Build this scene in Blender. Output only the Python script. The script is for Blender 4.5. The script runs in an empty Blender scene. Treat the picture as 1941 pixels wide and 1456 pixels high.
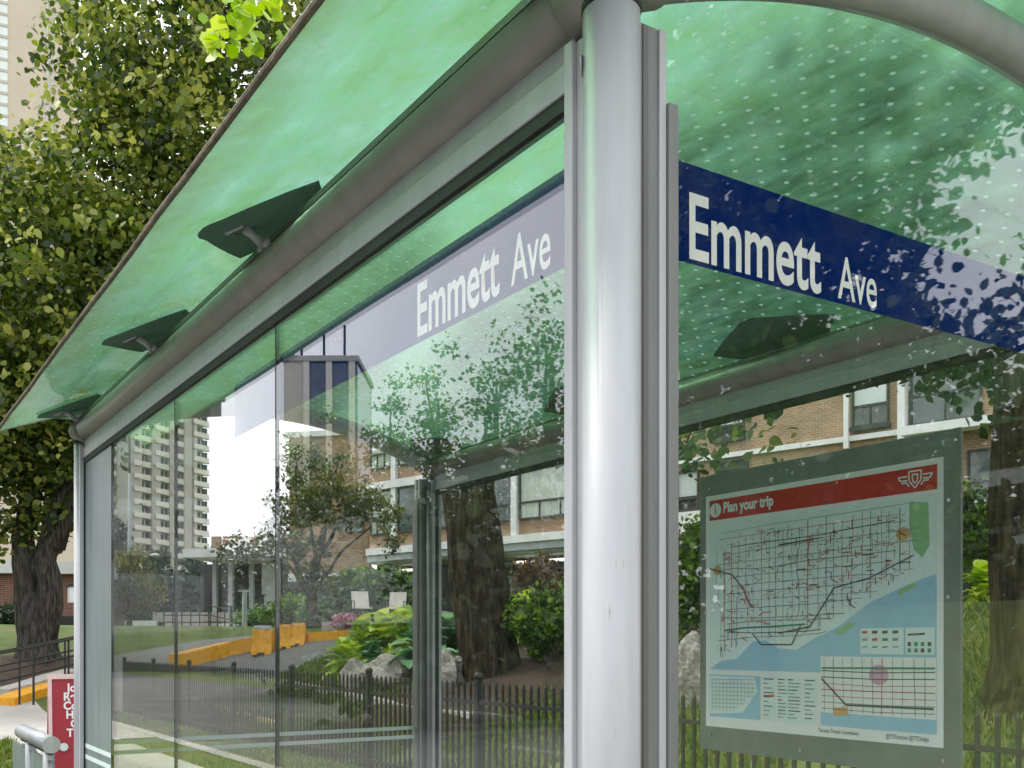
import bpy, bmesh, math, random
import numpy as np
from mathutils import Vector, Matrix, noise

R = math.radians
SC = bpy.context.scene
COL = SC.collection
random.seed(7)
RNG = np.random.default_rng(7)

# ------------------------------------------------------------------ camera
# world frame: near shelter post at the origin, +x along the shelter towards its near end, +y to its back
CAM = Vector((1.2584, -1.0, 1.5))
FPX, CXP, CYP = 1968.0, 970.0, 1221.0
RZ = R(57.0)
RIGHT = Vector((math.cos(RZ), math.sin(RZ), 0)); FWD = Vector((-math.sin(RZ), math.cos(RZ), 0))
cd = bpy.data.cameras.new('camera'); cam = bpy.data.objects.new('camera', cd); COL.objects.link(cam)
cam.location = CAM; cam.rotation_euler = (R(90), 0, RZ)
cd.sensor_width = 36; cd.lens = 36 * FPX / 1941
cd.shift_y = (CYP - 728) / 1941.0
cd.clip_start = 0.05; cd.clip_end = 5000
SC.camera = cam

# ------------------------------------------------------------------ sky, sun, exposure
SUN_EL, SUN_AZ = R(52), R(215)     # azimuth of the sun in the world frame, measured from +x to +y
w = bpy.data.worlds.new('World'); SC.world = w; w.use_nodes = True
nt = w.node_tree; nt.nodes.clear()
out = nt.nodes.new('ShaderNodeOutputWorld'); bg = nt.nodes.new('ShaderNodeBackground')
sky = nt.nodes.new('ShaderNodeTexSky'); sky.sky_type = 'NISHITA'; sky.sun_disc = False
sky.sun_elevation = SUN_EL; sky.sun_rotation = R(90) - SUN_AZ
tc = nt.nodes.new('ShaderNodeTexCoord'); nz = nt.nodes.new('ShaderNodeTexNoise')
nz.inputs['Scale'].default_value = 2.6; nz.inputs['Detail'].default_value = 6; nz.inputs['Roughness'].default_value = .55
cr = nt.nodes.new('ShaderNodeValToRGB')
cr.color_ramp.elements[0].position = .36; cr.color_ramp.elements[0].color = (.80, .83, .90, 1)
cr.color_ramp.elements[1].position = .60; cr.color_ramp.elements[1].color = (1, 1, 1.0, 1)
sc_ = nt.nodes.new('ShaderNodeVectorMath'); sc_.operation = 'SCALE'; sc_.inputs['Scale'].default_value = 12.0
mx = nt.nodes.new('ShaderNodeMix'); mx.data_type = 'RGBA'; mx.inputs[0].default_value = .90
nt.links.new(tc.outputs['Generated'], nz.inputs['Vector']); nt.links.new(nz.outputs['Fac'], cr.inputs['Fac'])
nt.links.new(cr.outputs['Color'], sc_.inputs[0])
nt.links.new(sky.outputs['Color'], mx.inputs[6]); nt.links.new(sc_.outputs['Vector'], mx.inputs[7])
nt.links.new(mx.outputs[2], bg.inputs['Color']); bg.inputs['Strength'].default_value = .10
nt.links.new(bg.outputs['Background'], out.inputs['Surface'])

sl = bpy.data.lights.new('sun', 'SUN'); sun = bpy.data.objects.new('sun', sl); COL.objects.link(sun)
sl.energy = 1.5; sl.angle = R(14); sl.color = (1, .95, .86)
sd = Vector((math.cos(SUN_EL) * math.cos(SUN_AZ), math.cos(SUN_EL) * math.sin(SUN_AZ), math.sin(SUN_EL)))
sun.rotation_euler = sd.to_track_quat('Z', 'Y').to_euler(); sun.location = sd * 60
SC.view_settings.view_transform = 'Standard'; SC.view_settings.look = 'None'
SC.view_settings.gamma = 1; SC.view_settings.use_curve_mapping = False
SC.view_settings.exposure = 0.95
cy = SC.cycles
cy.max_bounces = 8; cy.transparent_max_bounces = 24; cy.glossy_bounces = 4; cy.diffuse_bounces = 2
cy.transmission_bounces = 6; cy.caustics_reflective = False; cy.caustics_refractive = False

# ------------------------------------------------------------------ helpers
def ray(px, py):
    return RIGHT * ((px - CXP) / FPX) + FWD + Vector((0, 0, (CYP - py) / FPX))
def at(px, py, depth):
    return CAM + ray(px, py) * depth
def sstep(t, a, b):
    t = min(1, max(0, (t - a) / (b - a))); return t * t * (3 - 2 * t)
def terrain(x, y):
    a = sstep(-x, 21.5, 34) * sstep(y, -3.5, 2.5)
    b = sstep(y, 4.4, 12.5)
    return 2.1 * (1 - (1 - a) * (1 - b)) if y > -30 else 0.0
def ghit(px, py, tmax=400):
    d = ray(px, py); t = 3.0; prev = t
    while t < tmax:
        p = CAM + d * t
        if p.z < terrain(p.x, p.y):
            lo, hi = prev, t
            for _ in range(30):
                m = (lo + hi) / 2; q = CAM + d * m
                if q.z < terrain(q.x, q.y): hi = m
                else: lo = m
            return CAM + d * hi
        prev = t; t *= 1.01
    return CAM + d * tmax

WLOC = {}
def link(o, parent=None):
    COL.objects.link(o)
    if parent is not None: o.parent = parent
    return o
def tag(o, label=None, cat=None, group=None, kind=None):
    if label: o['label'] = label
    if cat: o['category'] = cat
    if group: o['group'] = group
    if kind: o['kind'] = kind
    return o
def empty(name, loc, label, cat, group=None):
    o = bpy.data.objects.new(name, None); COL.objects.link(o); o.location = loc
    o.empty_display_size = .2
    WLOC[o] = Vector(loc); return tag(o, label, cat, group)

class MB:
    """collects shapes in world coordinates; build() links them as one mesh object"""
    def __init__(s): s.v = []; s.f = []
    def add(s, vs, fs):
        n = len(s.v); s.v += [tuple(v) for v in vs]; s.f += [tuple(i + n for i in f) for f in fs]; return s
    def box(s, a, b):
        x0, y0, z0 = a; x1, y1, z1 = b
        return s.add([(x0,y0,z0),(x1,y0,z0),(x1,y1,z0),(x0,y1,z0),(x0,y0,z1),(x1,y0,z1),(x1,y1,z1),(x0,y1,z1)],
                     [(0,3,2,1),(4,5,6,7),(0,1,5,4),(1,2,6,5),(2,3,7,6),(3,0,4,7)])
    def obox(s, c, ax, ay, az):
        """oriented box from centre and half-axis vectors"""
        c = Vector(c); ax = Vector(ax); ay = Vector(ay); az = Vector(az); vs = []
        for k in (-1, 1):
            for i, j in ((-1,-1),(1,-1),(1,1),(-1,1)): vs.append(c + ax*i + ay*j + az*k)
        return s.add(vs, [(0,3,2,1),(4,5,6,7),(0,1,5,4),(1,2,6,5),(2,3,7,6),(3,0,4,7)])
    def bar(s, p, q, w, h=None, up=(0,0,1)):
        p = Vector(p); q = Vector(q); h = h or w; d = (q - p)
        L = d.length / 2; d.normalize(); up = Vector(up)
        if abs(d.dot(up)) > .98: up = Vector((1,0,0))
        sx = d.cross(up).normalized(); uz = sx.cross(d).normalized()
        return s.obox((p + q) / 2, d * L, sx * w / 2, uz * h / 2)
    def tube(s, pts, rad, seg=12, cap=True, wob=None):
        pts = [Vector(p) for p in pts]
        if not hasattr(rad, '__len__'): rad = [rad] * len(pts)
        n0 = len(s.v); ref = None
        for i, p in enumerate(pts):
            d = (pts[min(i+1, len(pts)-1)] - pts[max(i-1, 0)]).normalized()
            if ref is None:
                ref = Vector((0,0,1)) if abs(d.z) < .9 else Vector((1,0,0))
            a = (ref - d * ref.dot(d)).normalized(); b = d.cross(a); ref = a
            for k in range(seg):
                t = 2 * math.pi * k / seg; r = rad[i]
                if wob: r *= wob(t, p)
                s.v.append(tuple(p + (a * math.cos(t) + b * math.sin(t)) * r))
        for i in range(len(pts) - 1):
            for k in range(seg):
                k2 = (k + 1) % seg
                s.f.append((n0+i*seg+k, n0+i*seg+k2, n0+(i+1)*seg+k2, n0+(i+1)*seg+k))
        if cap:
            s.f.append(tuple(n0 + k for k in reversed(range(seg))))
            s.f.append(tuple(n0 + (len(pts)-1)*seg + k for k in range(seg)))
        return s
    def ell(s, c, r, nu=14, nv=9, bump=0, seed=0, fr=1.5):
        c = Vector(c); n0 = len(s.v)
        for j in range(nv + 1):
            th = math.pi * j / nv
            for i in range(nu):
                ph = 2 * math.pi * i / nu
                d = Vector((math.sin(th)*math.cos(ph), math.sin(th)*math.sin(ph), math.cos(th)))
                k = 1 + (bump * noise.noise(d * fr + Vector((seed*3.1, seed, 0))) if bump else 0)
                s.v.append(tuple(c + Vector((d.x*r[0], d.y*r[1], d.z*r[2])) * k))
        for j in range(nv):
            for i in range(nu):
                i2 = (i + 1) % nu
                s.f.append((n0+j*nu+i, n0+(j+1)*nu+i, n0+(j+1)*nu+i2, n0+j*nu+i2))
        return s
    def prism(s, poly, z0, z1):
        n = len(poly)
        return s.add([(x,y,z0) for x,y in poly] + [(x,y,z1) for x,y in poly],
              [tuple(reversed(range(n))), tuple(range(n, 2*n))] + [(i,(i+1)%n,n+(i+1)%n,n+i) for i in range(n)])
    def extr(s, poly, n):
        """poly: list of 3-D points (planar); extruded by vector n"""
        n = Vector(n); k = len(poly); P = [Vector(p) for p in poly]
        return s.add(P + [p + n for p in P],
              [tuple(reversed(range(k))), tuple(range(k, 2*k))] + [(i,(i+1)%k,k+(i+1)%k,k+i) for i in range(k)])
    def build(s, name, mat, parent=None, smooth=False, bevel=0, origin=None, kind=None):
        me = bpy.data.meshes.new(name)
        off = WLOC[parent] if parent is not None else Vector((0,0,0))
        if origin is not None: o_loc = Vector(origin)
        elif parent is not None: o_loc = off.copy()
        else: o_loc = Vector((0,0,0))
        me.from_pydata([(v[0]-o_loc.x, v[1]-o_loc.y, v[2]-o_loc.z) for v in s.v], [], s.f)
        bm = bmesh.new(); bm.from_mesh(me); bmesh.ops.recalc_face_normals(bm, faces=bm.faces); bm.to_mesh(me); bm.free()
        if smooth:
            me.polygons.foreach_set('use_smooth', [True] * len(me.polygons))
        me.update()
        o = bpy.data.objects.new(name, me); link(o, parent)
        o.location = o_loc - off; WLOC[o] = o_loc
        if mat: me.materials.append(MAT[mat])
        if bevel:
            md = o.modifiers.new('bevel', 'BEVEL'); md.width = bevel; md.segments = 2; md.limit_method = 'ANGLE'; md.angle_limit = R(35)
        if smooth == 'auto' or (bevel and smooth): pass
        if kind: o['kind'] = kind
        return o

def clone(o, loc, parent=None, rz=None, scale=None):
    c = o.copy(); COL.objects.link(c)
    if parent is not None: c.parent = parent; c.location = Vector(loc) - WLOC[parent]
    else: c.location = loc
    WLOC[c] = Vector(loc)
    if rz is not None: c.rotation_euler = (c.rotation_euler[0], c.rotation_euler[1], rz)
    if scale is not None: c.scale = (scale, scale, scale) if not hasattr(scale, '__len__') else scale
    for k in ('label', 'category', 'group'):
        if parent is not None and k in c: del c[k]
    return c

def text_mesh(name, body, size, xs, mat, origin, ax, ay, parent, depth=.0004, align='LEFT', bold=0.0):
    cu = bpy.data.curves.new('t', 'FONT'); cu.body = body; cu.size = size; cu.align_x = align; cu.extrude = 0; cu.offset = bold
    to = bpy.data.objects.new('t', cu); COL.objects.link(to)
    dg = bpy.context.evaluated_depsgraph_get(); me = bpy.data.meshes.new_from_object(to.evaluated_get(dg))
    bpy.data.objects.remove(to); bpy.data.curves.remove(cu)
    me.name = name
    ax = Vector(ax); ay = Vector(ay); az = ax.cross(ay)
    for v in me.vertices:
        c = v.co.copy(); p = Vector(origin) + ax * c.x * xs + ay * c.y + az * depth
        v.co = p - WLOC[parent]
    me.materials.clear(); me.materials.append(MAT[mat])
    o = bpy.data.objects.new(name, me); link(o, parent); WLOC[o] = WLOC[parent].copy()
    return o

# ------------------------------------------------------------------ materials
MAT = {}
def newmat(name):
    m = bpy.data.materials.new(name); m.use_nodes = True; n = m.node_tree; n.nodes.clear()
    o = n.nodes.new('ShaderNodeOutputMaterial'); MAT[name] = m
    return m, n, o
def N(n, t, **kw):
    k = n.nodes.new('ShaderNode' + t)
    for a, b in kw.items(): setattr(k, a, b)
    return k
def noise_ramp(n, scale, stops, detail=5, coord='Object', stretch=None, rough=.6):
    tc = N(n, 'TexCoord'); nz = N(n, 'TexNoise'); nz.inputs['Scale'].default_value = scale
    nz.inputs['Detail'].default_value = detail; nz.inputs['Roughness'].default_value = rough
    src = tc.outputs[coord]
    if stretch:
        mp = N(n, 'Mapping'); mp.inputs['Scale'].default_value = stretch; n.links.new(src, mp.inputs['Vector']); src = mp.outputs['Vector']
    n.links.new(src, nz.inputs['Vector'])
    rp = N(n, 'ValToRGB'); el = rp.color_ramp.elements
    while len(el) < len(stops): el.new(.5)
    for e, (p, c) in zip(el, stops): e.position = p; e.color = (*c, 1)
    n.links.new(nz.outputs['Fac'], rp.inputs['Fac'])
    return rp, nz, src
def plain(name, col, rough=.6, metal=0, var=.12, scale=6, bump=0, bscale=60, spec=.5, stretch=None):
    m, n, o = newmat(name); b = N(n, 'BsdfPrincipled')
    lo = tuple(c * (1 - var) for c in col); hi = tuple(min(1, c * (1 + var)) for c in col)
    rp, nz, src = noise_ramp(n, scale, [(.3, lo), (.7, hi)], stretch=stretch)
    n.links.new(rp.outputs['Color'], b.inputs['Base Color'])
    b.inputs['Roughness'].default_value = rough; b.inputs['Metallic'].default_value = metal
    b.inputs['Specular IOR Level'].default_value = spec
    if bump:
        n2 = N(n, 'TexNoise'); n2.inputs['Scale'].default_value = bscale; n2.inputs['Detail'].default_value = 6; n.links.new(src, n2.inputs['Vector'])
        bp = N(n, 'Bump'); bp.inputs['Strength'].default_value = bump; bp.inputs['Distance'].default_value = .02
        n.links.new(n2.outputs['Fac'], bp.inputs['Height']); n.links.new(bp.outputs['Normal'], b.inputs['Normal'])
    n.links.new(b.outputs['BSDF'], o.inputs['Surface']); return m
def schlick(n, f0):
    g = N(n, 'NewGeometry'); d = N(n, 'VectorMath', operation='DOT_PRODUCT')
    n.links.new(g.outputs['Normal'], d.inputs[0]); n.links.new(g.outputs['Incoming'], d.inputs[1])
    a = N(n, 'Math', operation='ABSOLUTE'); n.links.new(d.outputs['Value'], a.inputs[0])
    s = N(n, 'Math', operation='SUBTRACT'); s.inputs[0].default_value = 1; n.links.new(a.outputs[0], s.inputs[1])
    p = N(n, 'Math', operation='POWER'); n.links.new(s.outputs[0], p.inputs[0]); p.inputs[1].default_value = 5
    q = N(n, 'Math', operation='MULTIPLY_ADD'); n.links.new(p.outputs[0], q.inputs[0]); q.inputs[1].default_value = 1 - f0; q.inputs[2].default_value = f0
    return q.outputs[0]
def glass(name, tint, f0=.05, dirt=.0):
    m, n, o = newmat(name)
    t = N(n, 'BsdfTransparent'); t.inputs['Color'].default_value = (*tint, 1)
    g = N(n, 'BsdfGlossy'); g.inputs['Roughness'].default_value = .0; g.inputs['Color'].default_value = (1,1,1,1)
    mix = N(n, 'MixShader'); n.links.new(schlick(n, f0), mix.inputs[0])
    base = t.outputs[0]
    if dirt:
        rp, nz, src = noise_ramp(n, 9, [(.45, (0,0,0)), (.85, (dirt,)*3)], detail=8)
        df = N(n, 'BsdfDiffuse'); df.inputs['Color'].default_value = (.7,.7,.66,1)
        m2 = N(n, 'MixShader'); n.links.new(rp.outputs['Color'], m2.inputs[0]); n.links.new(t.outputs[0], m2.inputs[1]); n.links.new(df.outputs[0], m2.inputs[2])
        base = m2.outputs[0]
    n.links.new(base, mix.inputs[1]); n.links.new(g.outputs[0], mix.inputs[2]); n.links.new(mix.outputs[0], o.inputs['Surface']); return m
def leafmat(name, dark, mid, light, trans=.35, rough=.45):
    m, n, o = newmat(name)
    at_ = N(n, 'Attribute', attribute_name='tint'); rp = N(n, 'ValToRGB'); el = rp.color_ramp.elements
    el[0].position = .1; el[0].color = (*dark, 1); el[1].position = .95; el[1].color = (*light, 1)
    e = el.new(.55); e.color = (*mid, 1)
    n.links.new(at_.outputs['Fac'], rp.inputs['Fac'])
    b = N(n, 'BsdfPrincipled'); b.inputs['Roughness'].default_value = rough; n.links.new(rp.outputs['Color'], b.inputs['Base Color'])
    t = N(n, 'BsdfTranslucent'); hs = N(n, 'HueSaturation'); hs.inputs['Value'].default_value = 1.6; hs.inputs['Saturation'].default_value = 1.1
    n.links.new(rp.outputs['Color'], hs.inputs['Color']); n.links.new(hs.outputs['Color'], t.inputs['Color'])
    mix = N(n, 'MixShader'); mix.inputs[0].default_value = trans
    n.links.new(b.outputs[0], mix.inputs[1]); n.links.new(t.outputs[0], mix.inputs[2]); n.links.new(mix.outputs[0], o.inputs['Surface'])
def brickmat(name, c1, c2, mortar, bw=.21, bh=.072, zrot=0):
    m, n, o = newmat(name); tc = N(n, 'TexCoord'); sp = N(n, 'SeparateXYZ'); n.links.new(tc.outputs['Object'], sp.inputs[0])
    # run along the wall = x*cos + y*sin
    a = N(n, 'Math', operation='MULTIPLY'); n.links.new(sp.outputs['X'], a.inputs[0]); a.inputs[1].default_value = math.cos(zrot)
    b = N(n, 'Math', operation='MULTIPLY_ADD'); n.links.new(sp.outputs['Y'], b.inputs[0]); b.inputs[1].default_value = math.sin(zrot); n.links.new(a.outputs[0], b.inputs[2])
    cb = N(n, 'CombineXYZ'); n.links.new(b.outputs[0], cb.inputs['X']); n.links.new(sp.outputs['Z'], cb.inputs['Y'])
    br = N(n, 'TexBrick'); n.links.new(cb.outputs[0], br.inputs['Vector'])
    br.inputs['Scale'].default_value = 1; br.inputs['Brick Width'].default_value = bw; br.inputs['Row Height'].default_value = bh
    br.inputs['Mortar Size'].default_value = .008; br.inputs['Color1'].default_value = (*c1,1); br.inputs['Color2'].default_value = (*c2,1); br.inputs['Mortar'].default_value = (*mortar,1)
    nz = N(n, 'TexNoise'); nz.inputs['Scale'].default_value = 1.3; nz.inputs['Detail'].default_value = 5; n.links.new(tc.outputs['Object'], nz.inputs['Vector'])
    mp = N(n, 'MapRange'); mp.inputs[1].default_value = .3; mp.inputs[2].default_value = .7; mp.inputs[3].default_value = .78; mp.inputs[4].default_value = 1.15
    n.links.new(nz.outputs['Fac'], mp.inputs[0])
    sc = N(n, 'VectorMath', operation='SCALE'); n.links.new(br.outputs['Color'], sc.inputs[0]); n.links.new(mp.outputs[0], sc.inputs['Scale'])
    p = N(n, 'BsdfPrincipled'); p.inputs['Roughness'].default_value = .9; n.links.new(sc.outputs[0], p.inputs['Base Color'])
    n.links.new(p.outputs[0], o.inputs['Surface'])

def metalmat(name, col, rough=.38, metal=.55):
    m, n, o = newmat(name); b = N(n, 'BsdfPrincipled')
    rp, nz, src = noise_ramp(n, 5, [(.3, tuple(c*.86 for c in col)), (.7, tuple(min(1,c*1.06) for c in col))], stretch=(3,3,.5), detail=7)
    sp = N(n, 'TexNoise'); sp.inputs['Scale'].default_value = 38; sp.inputs['Detail'].default_value = 3; n.links.new(src, sp.inputs['Vector'])
    r2 = N(n, 'ValToRGB'); r2.color_ramp.elements[0].position = .70; r2.color_ramp.elements[0].color = (1,1,1,1); r2.color_ramp.elements[1].position = .80; r2.color_ramp.elements[1].color = (.62,.60,.56,1)
    n.links.new(sp.outputs['Fac'], r2.inputs['Fac'])
    mm = N(n, 'Mix', data_type='RGBA', blend_type='MULTIPLY'); mm.inputs[0].default_value = .8
    n.links.new(rp.outputs['Color'], mm.inputs[6]); n.links.new(r2.outputs['Color'], mm.inputs[7])
    n.links.new(mm.outputs[2], b.inputs['Base Color']); b.inputs['Metallic'].default_value = metal; b.inputs['Specular IOR Level'].default_value = .32
    rr = N(n, 'MapRange'); rr.inputs[3].default_value = rough - .08; rr.inputs[4].default_value = rough + .14; n.links.new(nz.outputs['Fac'], rr.inputs[0]); n.links.new(rr.outputs[0], b.inputs['Roughness'])
    n.links.new(b.outputs[0], o.inputs['Surface'])

metalmat('shelter_metal', (.50, .515, .535), .40, .10)
metalmat('beam_metal', (.36, .345, .325), .42, .22)
metalmat('shade_metal', (.22, .225, .22), .45, .35)  # darker shelter metal: shade on the end channels put into the colour
metalmat('rail_metal', (.34, .36, .38), .36, .3)
metalmat('dark_metal', (.16, .16, .15), .5, .4)
metalmat('steel', (.62, .64, .66), .3, .85)
plain('rubber', (.012, .012, .012), .7, var=.2)
plain('iron', (.018, .017, .016), .55, var=.3)
glass('clear_glass', (.982, .995, .988), .065, .015)
glass('front_glass', (.982, .995, .988), .080, .012)
glass('inner_glass', (.985, .996, .990), .028, .01)

plain('band_white', (.80, .80, .76), .55, var=.04)
plain('stripe_film', (.62, .76, .72), .6, var=.06)
plain('etched_glass', (.19, .24, .24), .34, var=.15, stretch=(2, 2, .4))

plain('edge_trim', (.16, .14, .095), .75, var=.45, scale=14, bump=.4)

# roof glass: green tint, streaks of algae, a grid of printed pale dots
m, n, o = newmat('roof_glass')
tcn = N(n, 'TexCoord'); sep = N(n, 'SeparateXYZ'); n.links.new(tcn.outputs['Object'], sep.inputs[0])
def math_(op, a, b=None):
    k = N(n, 'Math', operation=op)
    for i, v in enumerate((a, b)):
        if v is None: continue
        if isinstance(v, (int, float)): k.inputs[i].default_value = v
        else: n.links.new(v, k.inputs[i])
    return k.outputs[0]
PX, PY = .084, .052
row = math_('FLOOR', math_('DIVIDE', sep.outputs['Y'], PY))
shift = math_('MULTIPLY', math_('FRACT', math_('MULTIPLY', row, .5)), PX)
fx = math_('SUBTRACT', math_('FRACT', math_('DIVIDE', math_('ADD', sep.outputs['X'], shift), PX)), .5)
fy = math_('SUBTRACT', math_('FRACT', math_('DIVIDE', sep.outputs['Y'], PY)), .5)
dx = math_('MULTIPLY', fx, PX); dy = math_('MULTIPLY', fy, PY)
rr = math_('SQRT', math_('ADD', math_('MULTIPLY', dx, dx), math_('MULTIPLY', dy, dy)))
dot = math_('MULTIPLY', math_('LESS_THAN', rr, .0072), .70)
rp, nz, src = noise_ramp(n, 3.2, [(.30, (.12, .34, .15)), (.50, (.17, .46, .28)), (.72, (.25, .58, .44))], detail=9, stretch=(1, 2.4, 1), rough=.65)
rp2, nz2, _ = noise_ramp(n, 7, [(.35, (.10,)*3), (.75, (.34,)*3)], detail=9, stretch=(.8, 3, 1), rough=.7)
tr = N(n, 'BsdfRefraction'); tr.inputs['Roughness'].default_value = .22; tr.inputs['IOR'].default_value = 1.16
rpt, _a, _b = noise_ramp(n, 3.2, [(.28, (.10,.22,.085)), (.42, (.15,.32,.14)), (.56, (.165,.345,.215)), (.74, (.25,.43,.335))], detail=10, stretch=(1, 2.0, 1), rough=.68); n.links.new(rpt.outputs['Color'], tr.inputs['Color'])
tl = N(n, 'BsdfTranslucent'); n.links.new(rp.outputs['Color'], tl.inputs['Color'])
df = N(n, 'BsdfDiffuse'); df.inputs['Color'].default_value = (.12, .27, .18, 1)
td = N(n, 'MixShader'); td.inputs[0].default_value = .2; n.links.new(tl.outputs[0], td.inputs[1]); n.links.new(df.outputs[0], td.inputs[2])
m1 = N(n, 'MixShader'); n.links.new(rp2.outputs['Color'], m1.inputs[0]); n.links.new(tr.outputs[0], m1.inputs[1]); n.links.new(td.outputs[0], m1.inputs[2])
wt = N(n, 'BsdfTranslucent'); wt.inputs['Color'].default_value = (.30, .56, .44, 1)
wd = N(n, 'BsdfDiffuse'); wd.inputs['Color'].default_value = (.72, .86, .76, 1)
wm = N(n, 'MixShader'); wm.inputs[0].default_value = .62; n.links.new(wt.outputs[0], wm.inputs[1]); n.links.new(wd.outputs[0], wm.inputs[2])
m2a = N(n, 'MixShader'); n.links.new(dot, m2a.inputs[0]); n.links.new(m1.outputs[0], m2a.inputs[1]); n.links.new(wm.outputs[0], m2a.inputs[2])
# grime collected along the long edges
ed = math_('SUBTRACT', 1.30, math_('ABSOLUTE', math_('SUBTRACT', sep.outputs['Y'], .957)))
gn = N(n, 'TexNoise'); gn.inputs['Scale'].default_value = 16; gn.inputs['Detail'].default_value = 8; n.links.new(tcn.outputs['Object'], gn.inputs['Vector'])
gmr = N(n, 'MapRange'); gmr.inputs[1].default_value = .0; gmr.inputs[2].default_value = .13; gmr.inputs[3].default_value = .75; gmr.inputs[4].default_value = 0; n.links.new(ed, gmr.inputs[0])
gr_ = math_('MULTIPLY', gmr.outputs[0], math_('MULTIPLY', gn.outputs['Fac'], 1.15))
gd = N(n, 'BsdfDiffuse'); gd.inputs['Color'].default_value = (.11,.115,.05,1)
gt = N(n, 'BsdfTranslucent'); gt.inputs['Color'].default_value = (.13,.17,.07,1)
gm = N(n, 'MixShader'); gm.inputs[0].default_value = .6; n.links.new(gd.outputs[0], gm.inputs[1]); n.links.new(gt.outputs[0], gm.inputs[2])
m2 = N(n, 'MixShader'); n.links.new(gr_, m2.inputs[0]); n.links.new(m2a.outputs[0], m2.inputs[1]); n.links.new(gm.outputs[0], m2.inputs[2])
gl = N(n, 'BsdfGlossy'); gl.inputs['Roughness'].default_value = .05
m3 = N(n, 'MixShader'); n.links.new(schlick(n, .035), m3.inputs[0]); n.links.new(m2.outputs[0], m3.inputs[1]); n.links.new(gl.outputs[0], m3.inputs[2])
n.links.new(m3.outputs[0], o.inputs['Surface'])

def groundmat(name, stops, scale, bump=.5, rough=.9, fine=90):
    m, n, o = newmat(name); b = N(n, 'BsdfPrincipled'); b.inputs['Roughness'].default_value = rough
    rp, nz, src = noise_ramp(n, scale, stops, detail=9)
    f = N(n, 'TexNoise'); f.inputs['Scale'].default_value = fine; f.inputs['Detail'].default_value = 4; n.links.new(src, f.inputs['Vector'])
    mp = N(n, 'MapRange'); mp.inputs[1].default_value = .3; mp.inputs[2].default_value = .7; mp.inputs[3].default_value = .7; mp.inputs[4].default_value = 1.25; n.links.new(f.outputs['Fac'], mp.inputs[0])
    sc = N(n, 'VectorMath', operation='SCALE'); n.links.new(rp.outputs['Color'], sc.inputs[0]); n.links.new(mp.outputs[0], sc.inputs['Scale'])
    n.links.new(sc.outputs[0], b.inputs['Base Color'])
    bp = N(n, 'Bump'); bp.inputs['Strength'].default_value = bump; bp.inputs['Distance'].default_value = .03; n.links.new(f.outputs['Fac'], bp.inputs['Height']); n.links.new(bp.outputs['Normal'], b.inputs['Normal'])
    n.links.new(b.outputs[0], o.inputs['Surface'])
groundmat('lawn', [(.3, (.075,.105,.018)), (.5, (.105,.155,.025)), (.72, (.17,.16,.055))], .9, .8)
groundmat('asphalt', [(.3, (.085,.085,.086)), (.7, (.125,.124,.122))], .5, .3, .85)
groundmat('concrete', [(.3, (.36,.34,.31)), (.7, (.47,.45,.42))], .8, .15, .85)
groundmat('old_concrete', [(.3, (.15,.142,.13)), (.7, (.22,.21,.195))], .8, .2, .9)
groundmat('driveway_asphalt', [(.3, (.16,.16,.158)), (.7, (.215,.21,.205))], .5, .3, .85)
groundmat('mulch', [(.3, (.035,.022,.014)), (.7, (.085,.055,.036))], 2.5, 1.0, .95, 40)
groundmat('rock', [(.3, (.20,.185,.16)), (.7, (.38,.36,.32))], 2.2, .9, .9, 18)
plain('yellow_paint', (.72, .34, .012), .6, var=.16, scale=9)
plain('kerb_paint', (.60, .46, .16), .7, var=.15)
plain('white_trim', (.74, .75, .76), .6, var=.06, scale=2)
plain('grey_trim', (.42, .46, .48), .6, var=.08, scale=2)
plain('tower_concrete', (.62, .56, .47), .85, var=.07, scale=.15)
plain('tower_white', (.80, .75, .67), .8, var=.05, scale=.2)
plain('tower_grey', (.50, .47, .42), .85, var=.06, scale=.15)
plain('tower_beige', (.56, .47, .39), .85, var=.06, scale=.15)
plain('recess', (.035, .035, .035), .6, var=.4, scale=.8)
plain('curtain', (.56, .60, .52), .9, var=.28, scale=7, stretch=(6, 6, .15))
plain('blind', (.72, .77, .78), .8, var=.05)
plain('red_board', (.33, .012, .028), .35, var=.06)
plain('pink_frame', (.72, .52, .50), .5, var=.1)
plain('sign_white', (.80, .80, .80), .5, var=.03)
plain('chair_mesh', (.66, .62, .56), .8, var=.05)
plain('lamp_white', (.72, .72, .70), .4, var=.05)
plain('board_grey', (.20, .235, .215), .55, var=.18, scale=5)
plain('poster_paper', (.76, .93, .91), .5, var=.03)
plain('poster_white', (.88, .95, .93), .5, var=.03)
plain('poster_red', (.52, .02, .015), .45, var=.06)
plain('poster_lake', (.36, .64, .80), .5, var=.05)
plain('poster_park', (.30, .58, .30), .5, var=.05)
plain('poster_orange', (.66, .42, .17), .5, var=.05)
plain('poster_pink', (.66, .40, .58), .5, var=.05)
plain('ink', (.06, .075, .085), .6, var=.2)
plain('ink_grey', (.27, .33, .34), .6, var=.2)
plain('ink_red', (.50, .10, .09), .6, var=.2)
plain('ink_green', (.03, .28, .18), .6, var=.2)
plain('brown_awning', (.25, .19, .13), .8)
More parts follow.
